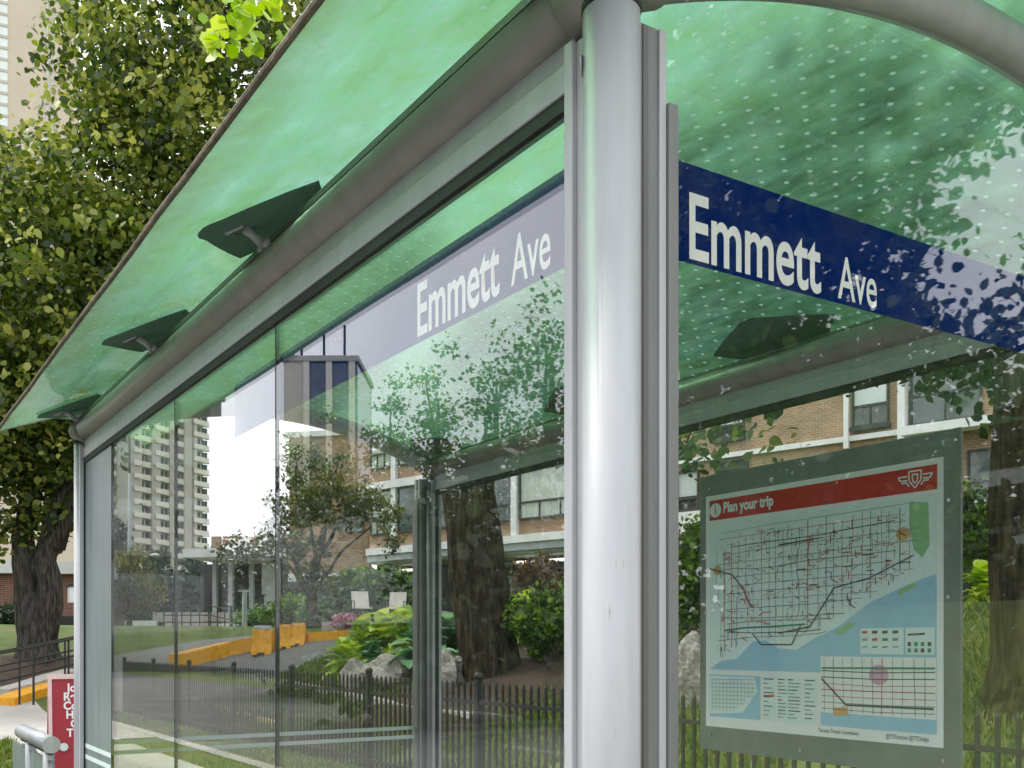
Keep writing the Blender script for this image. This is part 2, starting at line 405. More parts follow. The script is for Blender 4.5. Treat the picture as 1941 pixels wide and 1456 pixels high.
# window glass of the far houses: dark room behind a reflecting pane
m, n, o = newmat('window_glass'); b = N(n, 'BsdfPrincipled'); b.inputs['Roughness'].default_value = .06; b.inputs['Specular IOR Level'].default_value = .9
rp, nz, src = noise_ramp(n, .8, [(.35, (.02,.026,.028)), (.7, (.09,.12,.12))]); n.links.new(rp.outputs['Color'], b.inputs['Base Color']); n.links.new(b.outputs[0], o.inputs['Surface'])
m, n, o = newmat('ceiling_lamp'); e = N(n, 'Emission'); e.inputs['Color'].default_value = (1,.93,.8,1); e.inputs['Strength'].default_value = 1.0; n.links.new(e.outputs[0], o.inputs['Surface'])
FANG = math.atan2(*( (RIGHT*-.749+FWD*.663).yx ))
brickmat('brick_tan', (.40,.235,.13), (.30,.165,.085), (.40,.36,.30), zrot=FANG)
brickmat('brick_red', (.27,.11,.075), (.21,.08,.055), (.30,.26,.23), zrot=R(40))

# bark: deep vertical furrows
def barkmat(name, c0, c1, c2):
    m, n, o = newmat(name); b = N(n, 'BsdfPrincipled'); b.inputs['Roughness'].default_value = .95; b.inputs['Specular IOR Level'].default_value = .2
    rp, nz, src = noise_ramp(n, 11, [(.36, c0), (.50, c1), (.68, c2)], detail=9, stretch=(1.5, 1.5, .22), rough=.6)
    n.links.new(rp.outputs['Color'], b.inputs['Base Color'])
    bp = N(n, 'Bump'); bp.inputs['Strength'].default_value = 1; bp.inputs['Distance'].default_value = .06; n.links.new(nz.outputs['Fac'], bp.inputs['Height']); n.links.new(bp.outputs['Normal'], b.inputs['Normal'])
    n.links.new(b.outputs[0], o.inputs['Surface'])
barkmat('bark', (.008,.006,.0035), (.034,.026,.015), (.088,.074,.040))
barkmat('bark_grey', (.022,.020,.017), (.060,.055,.046), (.12,.11,.095))
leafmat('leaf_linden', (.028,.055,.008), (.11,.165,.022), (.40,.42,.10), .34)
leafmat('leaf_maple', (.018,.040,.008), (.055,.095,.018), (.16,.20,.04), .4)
leafmat('leaf_bush', (.020,.055,.008), (.070,.150,.018), (.22,.34,.05), .35)
leafmat('leaf_hedge', (.020,.060,.010), (.075,.160,.030), (.24,.38,.11), .3)
leafmat('leaf_olive', (.030,.045,.010), (.085,.105,.025), (.20,.20,.06), .35)
leafmat('leaf_conifer', (.008,.020,.010), (.022,.045,.020), (.07,.10,.04), .15)
leafmat('leaf_yellow', (.07,.085,.015), (.16,.165,.035), (.32,.30,.09), .4)
leafmat('leaf_rust', (.05,.022,.012), (.13,.065,.03), (.26,.17,.07), .3)
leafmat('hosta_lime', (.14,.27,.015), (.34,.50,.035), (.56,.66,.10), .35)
leafmat('hosta_blue', (.03,.12,.05), (.10,.26,.12), (.32,.50,.28), .3)
leafmat('grass_blades', (.06,.10,.014), (.12,.19,.026), (.24,.25,.06), .3)
leafmat('flowers', (.35,.05,.15), (.45,.10,.22), (.70,.55,.62), .2)

# dark blue sign film: mostly opaque pigment, a little see-through
m, n, o = newmat('band_film'); t = N(n, 'BsdfTransparent'); t.inputs['Color'].default_value = (.015, .06, .30, 1)
d = N(n, 'BsdfDiffuse'); rp, nz, src = noise_ramp(n, 8, [(.3, (.004,.026,.16)), (.7, (.006,.034,.20))]); n.links.new(rp.outputs['Color'], d.inputs['Color'])
mx_ = N(n, 'MixShader'); mx_.inputs[0].default_value = .62; n.links.new(t.outputs[0], mx_.inputs[1]); n.links.new(d.outputs[0], mx_.inputs[2]); n.links.new(mx_.outputs[0], o.inputs['Surface'])
# frosted bracket plates
m, n, o = newmat('bracket_plate'); d = N(n, 'BsdfDiffuse'); t = N(n, 'BsdfTranslucent')
rp, nz, src = noise_ramp(n, 14, [(.3, (.26,.37,.32)), (.7, (.36,.48,.42))]); n.links.new(rp.outputs['Color'], d.inputs['Color']); t.inputs['Color'].default_value = (.34,.55,.46,1)
mx_ = N(n, 'MixShader'); mx_.inputs[0].default_value = .5; n.links.new(d.outputs[0], mx_.inputs[1]); n.links.new(t.outputs[0], mx_.inputs[2]); n.links.new(mx_.outputs[0], o.inputs['Surface'])
# ------------------------------------------------------------------ foliage helpers
def quads_mesh(name, V, tint, mat, k=4):
    n = len(V) // k
    me = bpy.data.meshes.new(name)
    me.vertices.add(k * n); me.vertices.foreach_set('co', V.astype(np.float32).ravel())
    me.loops.add(k * n); me.loops.foreach_set('vertex_index', np.arange(k * n, dtype=np.int32))
    me.polygons.add(n); me.polygons.foreach_set('loop_start', np.arange(0, k * n, k, dtype=np.int32))
    me.polygons.foreach_set('loop_total', np.full(n, k, dtype=np.int32))
    a = me.attributes.new('tint', 'FLOAT', 'FACE'); a.data.foreach_set('value', np.clip(tint, 0, 1).astype(np.float32))
    me.update(calc_edges=True); me.validate(); me.materials.append(MAT[mat]); return me
def unit(v): return v / np.maximum(1e-9, np.linalg.norm(v, axis=1, keepdims=True))
def blob_clumps(blobs, dens, rc, shell=.45, lower=1.0):
    """blobs: (centre, radii). clump centres spread through the outer shell of each blob, with gaps"""
    out = []
    for c, r in blobs:
        r = np.array(r if hasattr(r, '__len__') else (r, r, r), float); n = max(3, int(dens * (r.prod() ** (2/3))))
        d = unit(RNG.normal(size=(n, 3))); rad = (shell + (1 - shell) * RNG.random((n, 1)) ** .6)
        rad = rad * (1 + .22 * np.array([[noise.noise(Vector(q * 2.1) + Vector(c) * .37)] for q in d]))
        out.append(np.array(c) + d * rad * r)
    return np.concatenate(out)
def leaf_cloud(clumps, per, rc, size, up=.5, flat=.7, var=.45, ar=.36, droop=.0, tint_r=.5):
    n = len(clumps) * per
    ci = np.repeat(np.arange(len(clumps)), per)
    off = RNG.normal(size=(n, 3)) * rc; off[:, 2] *= flat
    P = clumps[ci] + off
    a = RNG.normal(size=(n, 3)); a[:, 2] -= droop; a = unit(a)
    nn = RNG.normal(size=(n, 3)); nn[:, 2] += up * 2; nn = unit(nn)
    b = unit(np.cross(nn, a)); nn = np.cross(a, b)
    s = (size * (1 + var * (RNG.random(n) - .5) * 2))[:, None]
    V = np.stack([P - a*s*.46, P - a*s*.26 + b*s*ar*.85 + nn*s*.07, P + a*s*.10 + b*s*ar*.92 + nn*s*.08, P + a*s*.54, P + a*s*.10 - b*s*ar*.92 + nn*s*.08, P - a*s*.26 - b*s*ar*.85 + nn*s*.07], 1).reshape(-1, 3)
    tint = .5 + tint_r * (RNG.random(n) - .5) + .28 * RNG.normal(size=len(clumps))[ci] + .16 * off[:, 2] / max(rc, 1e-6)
    return V, tint
def foliage(name, mat, clumps, per, rc, size, parent=None, kind=None, **kw):
    V, t = leaf_cloud(clumps, per, rc, size, **kw)
    off = WLOC[parent] if parent is not None else Vector((0, 0, 0))
    V = V - np.array(off)
    o = bpy.data.objects.new(name, quads_mesh(name, V, t, mat, 6)); link(o, parent); WLOC[o] = off.copy()
    if kind: o['kind'] = kind
    return o
def bark_wob(k=9, amp=.13, sd=0):
    def f(t, p):
        q = Vector((math.cos(t) * 1.6, math.sin(t) * 1.6, p.z * .55 + sd))
        r = noise.noise(q * 2.0) * .8 + .6 * math.sin(k * t + 2.5 * noise.noise(q * 1.3))
        return 1 + amp * r
    return f
def limb(m, p, q, r0, r1, sag=.15, n=7, seg=8, sd=0):
    p = Vector(p); q = Vector(q); pts = []; L = (q - p).length
    for i in range(n + 1):
        t = i / n; c = p.lerp(q, t); k = math.sin(math.pi * t)
        c += Vector((noise.noise(Vector((t*2.3, sd, 1))), noise.noise(Vector((t*2.3, sd, 5))), noise.noise(Vector((t*2.3, sd, 9))) + .6)) * L * sag * k
        pts.append(c)
    m.tube(pts, [r0 + (r1 - r0) * i / n for i in range(n + 1)], seg)
    return pts

# ------------------------------------------------------------------ ground and paving
def axis(breaks):
    out = []
    for a, b, st in breaks:
        k = max(1, round((b - a) / st)); out += [a + (b - a) * i / k for i in range(k)]
    return out + [breaks[-1][1]]
gx = axis([(-2200, -300, 380), (-300, -80, 22), (-80, -36, 4), (-36, -20, .6), (-20, 4, 1.2), (4, 40, 4), (40, 240, 40), (240, 2200, 490)])
gy = axis([(-2200, -200, 400), (-200, -20, 20), (-20, -3.32, 2), (-3.32, -3.30, .02), (-3.30, 4.2, 1.0), (4.2, 14, .5), (14, 40, 3), (40, 240, 25), (240, 2200, 490)])
def gz(x, y): return -.14 if y < -3.31 else terrain(x, y)
m = MB()
m.v = [(x, y, gz(x, y)) for y in gy for x in gx]; nx = len(gx)
m.f = [(j*nx+i, j*nx+i+1, (j+1)*nx+i+1, (j+1)*nx+i) for j in range(len(gy)-1) for i in range(nx-1)]
g = m.build('ground', 'lawn', smooth=True); g['kind'] = 'structure'
def sheet(name, x0, x1, y0, y1, dz, mat, st=1.0, zf=terrain):
    xs = axis([(x0, x1, st)]); ys = axis([(y0, y1, st)]); m = MB()
    m.v = [(x, y, zf(x, y) + dz) for y in ys for x in xs]; k = len(xs)
    m.f = [(j*k+i, j*k+i+1, (j+1)*k+i+1, (j+1)*k+i) for j in range(len(ys)-1) for i in range(k-1)]
    o = m.build(name, mat, smooth=True); o['kind'] = 'structure'; return o
def ribbon(name, A, B, mat, dz, rows=8, per=5):
    def dens(P):
        out = []
        for a, b in zip(P, P[1:]): out += [a.lerp(b, i / per) for i in range(per)]
        return out + [P[-1]]
    A = dens(A); B = dens(B); m = MB(); c = len(A)
    for r in range(rows + 1):
        for a, b in zip(A, B):
            q = a.lerp(b, r / rows); m.v.append((q.x, q.y, terrain(q.x, q.y) + dz))
    m.f = [(j*c+i, j*c+i+1, (j+1)*c+i+1, (j+1)*c+i) for j in range(rows) for i in range(c-1)]
    o = m.build(name, mat, smooth=True); o['kind'] = 'structure'; return o
def kerb(name, px, width, h, mat, dz=0, side=1):
    """raised kerb along ground points"""
    P = [ghit(*p) for p in px]; out = []
    for a, b in zip(P, P[1:]): out += [a.lerp(b, i / 6) for i in range(6)]
    out.append(P[-1]); m = MB(); n = len(out)
    for i, p in enumerate(out):
        d = (out[min(i+1, n-1)] - out[max(i-1, 0)]); d.z = 0; d.normalize(); s = Vector((-d.y, d.x, 0)) * width / 2
        z = terrain(p.x, p.y) + dz
        m.v += [(p.x-s.x, p.y-s.y, z-.1), (p.x-s.x, p.y-s.y, z+h), (p.x+s.x, p.y+s.y, z+h), (p.x+s.x, p.y+s.y, z-.1)]
    for i in range(n - 1):
        for k in range(3): m.f.append((4*i+k, 4*i+k+1, 4*i+5+k, 4*i+4+k))
    m.f += [(0, 1, 2, 3), (4*n-1, 4*n-2, 4*n-3, 4*n-4)]
    o = m.build(name, mat); o['kind'] = 'structure'; return o

sheet('sidewalk', -24, -5.2, 1.25, 2.7, .008, 'concrete')
sheet('shelter_pad', -5.2, 4, -3.28, 2.7, .008, 'old_concrete')
sheet('crossing_apron', -23.5, -15.8, -3.28, 1.25, .008, 'concrete')
sheet('road', -400, 400, -12.5, -3.5, .006, 'asphalt', 20, lambda x, y: -.14)
m = MB(); m.box((-120, -3.5, -.3), (120, -3.28, .012)); k = m.build('road_kerb', 'concrete'); k['kind'] = 'structure'
ribbon('driveway', [ghit(*p) for p in ((200,1352),(330,1346),(430,1338),(530,1300),(600,1268),(640,1240))],
       [ghit(*p) for p in ((200,1246),(300,1228),(390,1213),(470,1206),(540,1206),(640,1206))], 'driveway_asphalt', .012)
kerb('driveway_kerb', [(254,1262),(258,1280),(272,1298),(316,1330)], .16, .1, 'kerb_paint')
kerb('lawn_kerb', [(348,1318),(410,1342),(525,1376)], .12, .07, 'kerb_paint')
kerb('garden_kerb', [(470,1287),(540,1297),(640,1317),(785,1350),(900,1365)], .2, .1, 'concrete')
kerb('apron_kerb', [(0,1318),(40,1308),(95,1290),(140,1278)], .5, .12, 'concrete', .02)
kerb('yellow_kerb', [(4,1337),(50,1322),(95,1309),(150,1296)], .55, .16, 'yellow_paint')
kerb('painted_kerb', [(330,1262),(380,1250),(430,1238),(490,1226),(545,1219)], .9, .30, 'yellow_paint')
kerb('painted_kerb', [(570,1216),(610,1212),(650,1210)], .35, .2, 'yellow_paint')
ribbon('planting_bed', [ghit(*p) for p in ((0,1306),(60,1290),(150,1268))], [ghit(*p) for p in ((0,1244),(60,1244),(150,1244))], 'mulch', .02)
# mulch under the great tree behind the fence
TB = at(925, 1300, 17); TB.z = terrain(TB.x, TB.y)
m = MB(); rings = 6
for j in range(rings + 1):
    for i in range(24):
        t = 2 * math.pi * i / 24; r = .2 + (2.6 + .4 * math.sin(3 * t)) * j / rings
        x = TB.x + r * math.cos(t) * 1.3; y = TB.y + r * math.sin(t)
        m.v.append((x, y, terrain(x, y) + .015 + .22 * (1 - j / rings) ** 1.5))
for j in range(rings):
    for i in range(24): m.f.append((j*24+i, j*24+(i+1)%24, (j+1)*24+(i+1)%24, (j+1)*24+i))
o = m.build('mulch_bed', 'mulch', smooth=True); o['kind'] = 'structure'

# grass blades where the lawn comes near
def grass(name, region, n, h, seed):
    P = np.empty((n, 3)); x0, x1, y0, y1 = region
    P[:, 0] = x0 + (x1 - x0) * RNG.random(n); P[:, 1] = y0 + (y1 - y0) * RNG.random(n)
    keep = np.array([noise.noise(Vector((p[0]*.7, p[1]*.7, seed))) > -.25 for p in P]); P = P[keep]; n = len(P)
    P[:, 2] = [terrain(p[0], p[1]) for p in P]
    ang = RNG.random(n) * 6.283; b = np.stack([np.cos(ang), np.sin(ang), 0*ang], 1) * .02
    tip = np.stack([RNG.normal(size=n)*.35, RNG.normal(size=n)*.35, np.ones(n)], 1) * (h * (.5 + RNG.random(n)))[:, None]
    V = np.stack([P - b, P + b, P + tip + b*.2, P + tip - b*.2], 1).reshape(-1, 3)
    o = bpy.data.objects.new(name, quads_mesh(name, V, RNG.random(n), 'grass_blades')); COL.objects.link(o)
    tag(o, kind='stuff'); return o
tag(grass('boulevard_grass', (-16, -5.5, -2, 1.2), 26000, .09, 1), 'short mown grass beside the concrete walk', 'grass')
tag(grass('fence_grass', (-22, -4, 2.75, 4.6), 40000, .07, 2), 'thin worn grass in front of the iron fence', 'grass')
tag(grass('garden_grass', (-22, -1, 4.6, 11), 60000, .10, 3), 'green lawn sloping up behind the iron fence', 'grass')

# ------------------------------------------------------------------ buildings
class Facade:
    def __init__(s, P0, ang, name, label, cat, loc=None):
        s.F = (RIGHT * math.sin(ang) + FWD * math.cos(ang)); s.P0 = Vector((P0.x, P0.y, 0))
        n = Vector((-s.F.y, s.F.x, 0));
        if n.dot(CAM - s.P0) < 0: n = -n
        s.n = n; s.root = empty(name, (s.P0.x, s.P0.y, terrain(s.P0.x, s.P0.y)) if loc is None else loc, label, cat)
    def uv(s, px, py):
        d = ray(px, py); t = (s.P0 - CAM).dot(s.n) / d.dot(s.n); q = CAM + d * t
        return (q - s.P0).dot(s.F), q.z
    def p(s, u, d, z): return s.P0 + s.F * u + s.n * d + Vector((0, 0, z))
    def box(s, m, u0, u1, z0, z1, d0, d1):
        return m.obox(s.p((u0+u1)/2, (d0+d1)/2, (z0+z1)/2), s.F*(u1-u0)/2, s.n*(d1-d0)/2, Vector((0,0,(z1-z0)/2)))
    def part(s, name, mat, u0, u1, z0, z1, d0, d1, parent=None, bevel=0):
        return s.box(MB(), min(u0,u1), max(u0,u1), z0, z1, d0, d1).build(name, mat, parent or s.root, bevel=bevel)
    def pxpart(s, name, mat, px0, px1, py0, py1, d0, d1, parent=None):
        pc = (px0+px1)/2; yc = (py0+py1)/2
        u0 = s.uv(px0, yc)[0]; u1 = s.uv(px1, yc)[0]; z1 = s.uv(pc, py0)[1]; z0 = s.uv(pc, py1)[1]
        return s.part(name, mat, u0, u1, z0, z1, d0, d1, parent), (min(u0,u1), max(u0,u1), z0, z1)
    def window(s, u0, u1, z0, z1, fill='curtain', rows=(.30,), cols=3, fr=.06, frame='recess', d=.02):
        m = MB(); w = s.box
        w(m, u0, u1, z0, z0+fr, d, d+.07); w(m, u0, u1, z1-fr, z1, d, d+.07); w(m, u0, u0+fr, z0+fr, z1-fr, d, d+.068); w(m, u1-fr, u1, z0+fr, z1-fr, d, d+.068)
        for r in rows:
            zz = z0 + (z1-z0)*r; w(m, u0+fr, u1-fr, zz-fr*.6, zz+fr*.6, d, d+.064)
        zb = z0 + (z1-z0)*(rows[0] if rows else 1)
        for c in range(1, cols):
            uu = u0 + (u1-u0)*c/cols; w(m, uu-fr*.35, uu+fr*.35, z0+fr, zb-fr*.6, d, d+.06)
        o = m.build('window', frame, s.root)
        s.part('pane', 'window_glass' if fill is None else 'inner_glass', u0+fr*.5, u1-fr*.5, z0+fr*.5, z1-fr*.5, d+.022, d+.03, o)
        if fill:
            m = MB(); k = 26; zc0 = z0+.05
            if fill == 'blind': zc0 = z0 + (z1-z0)*.36
            vs = []
            for i in range(k + 1):
                uu = u0+.05 + (u1-u0-.1)*i/k; dd = d + .008 + (.009*math.sin(i*2.4) if fill == 'curtain' else .003*math.sin(i*.9))
                vs += [s.p(uu, dd, zc0), s.p(uu, dd, z1-.05)]
            m.add(vs, [(2*i, 2*i+2, 2*i+3, 2*i+1) for i in range(k)])
            m.build('curtain' if fill == 'curtain' else 'blind', fill, o)
            s.part('glazing_backing', 'recess', u0+.02, u1-.02, z0+.02, z1-.02, d-.015, d-.005, o)
        return o

# brick apartment house behind the garden, seen between the posts
FA = R(-48.5)
A = Facade(at(1000, 1221, 38), FA, 'apartment_house', 'low brick apartment house with white floor bands and curtained windows behind the big trunk', 'building')
uL = A.uv(700, 1000)[0]; uR = A.uv(1262, 1000)[0]
A.part('wall', 'brick_tan', uR, uL, 5.5, 13.9, -.4, 0)
A.part('side_wall', 'brick_tan', uL-.3, uL-.001, 1.5, 13.9, -8, -.402)
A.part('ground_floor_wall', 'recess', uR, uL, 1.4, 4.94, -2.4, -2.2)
A.part('soffit', 'grey_trim', uR, uL, 4.86, 4.94, -2.199, -.05)
A.part('floor_band', 'white_trim', uR, uL, 5.22, 5.5, 0.002, .22)
A.part('fascia', 'grey_trim', uR, uL, 4.945, 5.218, -.4, .12)
A.part('floor_band', 'white_trim', uR, uL, 7.92, 8.24, 0.002, .2)
A.part('floor_band', 'white_trim', uR, uL, 10.66, 10.98, 0.002, .2)
A.part('roof', 'white_trim', uR-.2, uL+.2, 13.9, 14.3, -9, .35)
u0 = A.uv(978, 1000)[0]; bays = []
u = u0
while u - 3.3 > uR: u -= 3.3
while u < uL: bays.append(u); u += 3.3
kinds = ['curtain', 'curtain', None, 'curtain', None, 'blind']
for i, u in enumerate(bays):
    A.part('column', 'white_trim', u-.14, u+.14, 5.5, 13.9, .003, .16)
    for j, zf in enumerate((5.5, 8.24, 10.98)):
        ua, ub = u+.2, min(u+3.1, uL-.1)
        if ub - ua > .8: A.window(ua, ub, zf+.56, zf+2.40, kinds[(i*2+j*3) % 6], (.34,), 3)
for i, pxx in enumerate((955, 1005, 1046, 730, 760, 860)):      # lit ceiling strips under the overhang
    uu = A.uv(pxx, 1060)[0]
    for zz in (4.6,):
        A.part('strip_lamp', 'ceiling_lamp', uu-.5, uu+.5, zz, zz+.10, -1.4, -1.25)
for pxx in (715, 778, 1005, 1060, 1150, 1230):
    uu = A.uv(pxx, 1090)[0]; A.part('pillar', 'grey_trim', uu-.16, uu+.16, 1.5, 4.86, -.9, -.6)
for pxx, w_ in ((660, 1.5), (690, 1.2), (870, 2.2), (960, 1.8), (1030, 1.8)):
    uu = A.uv(pxx, 1100)[0]
    if uu < uL: A.window(uu-w_/2, uu+w_/2, 2.4, 4.3, None, (.5,), 2, d=-2.19)

# right-hand wing seen through the end glass
B = Facade(at(1640, 1221, 29.6), FA, 'apartment_wing', 'tan brick apartment wing with white downpipe and bands above the map board', 'building')
uL2 = B.uv(1268, 900)[0] ; uR2 = B.uv(2330, 900)[0]
B.part('wall', 'brick_tan', uR2, uL2, 5.25, 13.5, -.4, 0)
B.part('side_wall', 'brick_tan', uL2-.35, uL2-.001, 1.5, 13.5, -7, -.402)
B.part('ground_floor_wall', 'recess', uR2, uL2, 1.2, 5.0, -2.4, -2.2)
B.part('roof', 'white_trim', uR2-.2, uL2+.2, 13.5, 13.9, -8, .35)
zb = B.uv(1400, 858)[1]
B.part('floor_band', 'white_trim', uR2, uL2, zb-.13, zb+.02, .002, .12)
B.part('floor_band', 'white_trim', uR2, uL2, zb+2.55, zb+2.72, .002, .12)
B.part('floor_band', 'white_trim', uR2, uL2, 5.0, 5.3, -.3, .14)
B.pxpart('downpipe', 'white_trim', 1604, 1613, 560, 852, .122, .22)
B.pxpart('column', 'white_trim', 1708, 1722, 560, 838, .005, .3)
def win(px0, px1, py0, py1, fill, rows, cols):
    pc, yc = (px0+px1)/2, (py0+py1)/2; a = B.uv(px0, yc)[0]; b = B.uv(px1, yc)[0]
    o = B.window(min(a,b), max(a,b), B.uv(pc, py1)[1], B.uv(pc, py0)[1], fill, rows, cols)
    B.part('sill', 'recess', min(a,b)-.05, max(a,b)+.05, B.uv(pc, py1)[1]-.1, B.uv(pc, py1)[1]-.002, .02, .16, o)
win(1616, 1686, 692, 808, 'blind', (.34,), 2)
win(1355, 1412, 770, 832, 'blind', (.4,), 2)
win(1357, 1420, 872, 905, None, (.5,), 2)
win(1284, 1326, 893, 968, 'blind', (.3,), 1)
win(1726, 1862, 640, 800, None, (.35,), 2)
win(1480, 1560, 560, 690, 'curtain', (.34,), 2)
win(1835, 1990, 845, 972, None, (.5,), 3)
win(2040, 2160, 640, 800, 'curtain', (.35,), 2)
B.pxpart('sill_panel', 'white_trim', 1268, 1345, 972, 1012, .145, .3)
B.pxpart('ledge', 'white_trim', 1724, 1895, 805, 822, .125, .7)

# left wing with the entrance canopy
C = Facade(at(620, 1221, 47), R(-76), 'entrance_wing', 'brick entrance wing behind the small gnarled tree', 'building')
cl = C.uv(548, 950)[0]; crr = C.uv(698, 950)[0]
C.part('wall', 'brick_tan', crr, cl, 4.7, 10.9, -.4, 0)
C.part('end_wall', 'brick_tan', cl-.3, cl-.001, 1.5, 10.9, -8, -.402)
C.part('parapet', 'white_trim', crr, cl+.1, 10.9, 11.15, -.6, .2)
C.part('floor_band', 'white_trim', crr, cl, 4.35, 4.7, -.4, .15)
C.part('ground_floor_wall', 'window_glass', crr, cl, 1.6, 4.35, -.5, -.4)
for pxx in (640, 668, 692): 
    uu = C.uv(pxx, 1120)[0]; C.part('mullion', 'grey_trim', uu-.06, uu+.06, 1.6, 4.35, -.398, -.3)
for px0, px1, py0, py1, f in ((556, 590, 850, 888, 'blind'), (560, 590, 960, 1000, None), (655, 690, 955, 1010, None)):
    a = C.uv(px0, 900)[0]; b = C.uv(px1, 900)[0]; zt = C.uv(px0, py0)[1]; z0_ = C.uv(px0, py1)[1]
    C.window(min(a,b), max(a,b), z0_, zt, f, (.35,), 2)
# entrance canopy and lobby to its left
D = Facade(at(460, 1221, 56), R(-80), 'entrance_lobby', 'flat white entrance canopy over a dark recessed lobby', 'building')
dl = D.uv(372, 1050)[0]; dr = D.uv(585, 1050)[0]
D.part('canopy_roof', 'white_trim', dr, dl, D.uv(460,1060)[1], D.uv(460,1044)[1], -8, 1.6)
D.part('upper_wall', 'brick_tan', dr, D.uv(392,1050)[0], D.uv(460,1043)[1], D.uv(460,1014)[1], -8, -.5)
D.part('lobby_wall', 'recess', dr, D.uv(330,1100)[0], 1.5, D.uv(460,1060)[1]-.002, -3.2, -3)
D.pxpart('wing_wall', 'grey_trim', 497, 526, 1063, 1170, -.4, .1)
for pxx in (400, 430, 470):
    uu = D.uv(pxx, 1100)[0]; D.part('column', 'grey_trim', uu-.12, uu+.12, 1.5, D.uv(460,1060)[1]-.002, -.6, -.36)
for pxx in (415, 445):
    uu = D.uv(pxx, 1120)[0]; D.window(uu-.8, uu+.8, 1.7, 4.2, None, (.5,), 2, d=-2.99)

# far balcony tower
T = Facade(at(300, 1221, 235), R(43), 'balcony_tower', 'tall pale concrete apartment tower with stacked balconies behind the far pane', 'building')
ta = T.uv(120, 900)[0]; tb = T.uv(384, 900)[0]
H1 = 92
T.part('wall', 'tower_concrete', ta, tb, 0, H1, -16, 0)
T.part('parapet', 'tower_white', ta-.3, tb+.3, H1, H1+1.2, -16.3, .3)
fins = [T.uv(p, 950)[0] for p in (226, 252, 290, 322, 352, 362)]
for f_, wd in zip(fins, (2.6, 2.6, 2.0, 1.6, 2.4, 1.4)): T.part('pier', 'tower_grey', f_-wd/2, f_+wd/2, 0, H1, .01, 1.5)
# window strip
for pxx in (232, 241):
    uu = T.uv(pxx, 950)[0]; T.part('stair_window', 'window_glass', uu-.5, uu+.5, 4, H1-2, .012, .2)
cols = [T.uv(p, 950)[0] for p in (212, 268, 306, 337, 376)]; wid = [5.0, 5.6, 5.0, 4.4, 4.6]
proto = {}
nf = int((H1 - 4) / 2.85)
for ci, (uc, wd) in enumerate(zip(cols, wid)):
    for k in range(nf):
        z = 4 + k * 2.85
        if CYP - (z - 1.5) / 235 * FPX > 1110: continue
        if ci not in proto:
            m = MB()
            # parapet turned a little out of the wall line
            c_ = T.p(uc, 1.3, z + .55); dv = (T.F * math.cos(R(-14)) + T.n * math.sin(R(-14)))
            m.obox(c_, dv * wd/2, dv.cross(Vector((0,0,1))) * .09, Vector((0,0,.55)))
            T.box(m, uc-wd/2, uc+wd/2, z-.14, z-.002, .005, 1.2)
            b = m.build('balcony', 'tower_white', T.root, origin=T.p(uc, 0, z))
            wn = MB(); T.box(wn, uc-wd/2+.1, uc+wd*.08, z, z+2.5, .01, .06); T.box(wn, uc+wd*.16, uc+wd/2-.1, z, z+2.5, .01, .06)
            wo = wn.build('balcony_window', 'recess', T.root, origin=T.p(uc, 0, z))
            proto[ci] = (b, wo)
        else:
            for q in proto[ci]: clone(q, T.p(uc, 0, z), T.root)

# beige slab tower behind the big left tree
E_ = Facade(at(60, 1221, 130), R(66), 'beige_tower', 'beige concrete tower showing above the leaves in the upper left corner', 'building')
ea = E_.uv(-330, 200)[0]; eb = E_.uv(150, 200)[0]
E_.part('wall', 'tower_beige', ea, eb, 0, 105, -18, 0)
for pxs in ((-60, 14), (-180, -100), (88, 100)):
    a = E_.uv(pxs[0], 100)[0]; b = E_.uv(pxs[1], 100)[0]; a, b = min(a,b), max(a,b)
    strip = E_.part('window_bay', 'blind', a, b, 20, 104, .01, .06)
    z = 50
    while z < 103:
        E_.part('floor_line', 'tower_grey', a, b, z, z+.35, .062, .14, strip); z += 1.4
    for q in range(1, 4):
        uu = a + (b-a)*q/4; E_.part('mullion', 'tower_grey', uu-.08, uu+.08, 50, 103, .145, .19, strip)

# low brick annex to the left
G = Facade(at(70, 1221, 37), R(80), 'brick_annex', 'low red brick annex with white flat roof edge behind the forked tree', 'building')
ga = G.uv(-420, 1120)[0]; gb = G.uv(176, 1120)[0]
zt = G.uv(70, 1088)[1]
G.part('wall', 'brick_red', ga, gb, 1.4, zt, -6, 0)
G.part('roof_edge', 'white_trim', ga-.2, gb+.3, zt, zt+.42, -6.2, .3)
G.part('plinth', 'recess', ga, gb, 1.5, 2.5, .004, .12)

# tower and houses across the road, mirrored in the shelter glass
m = MB()
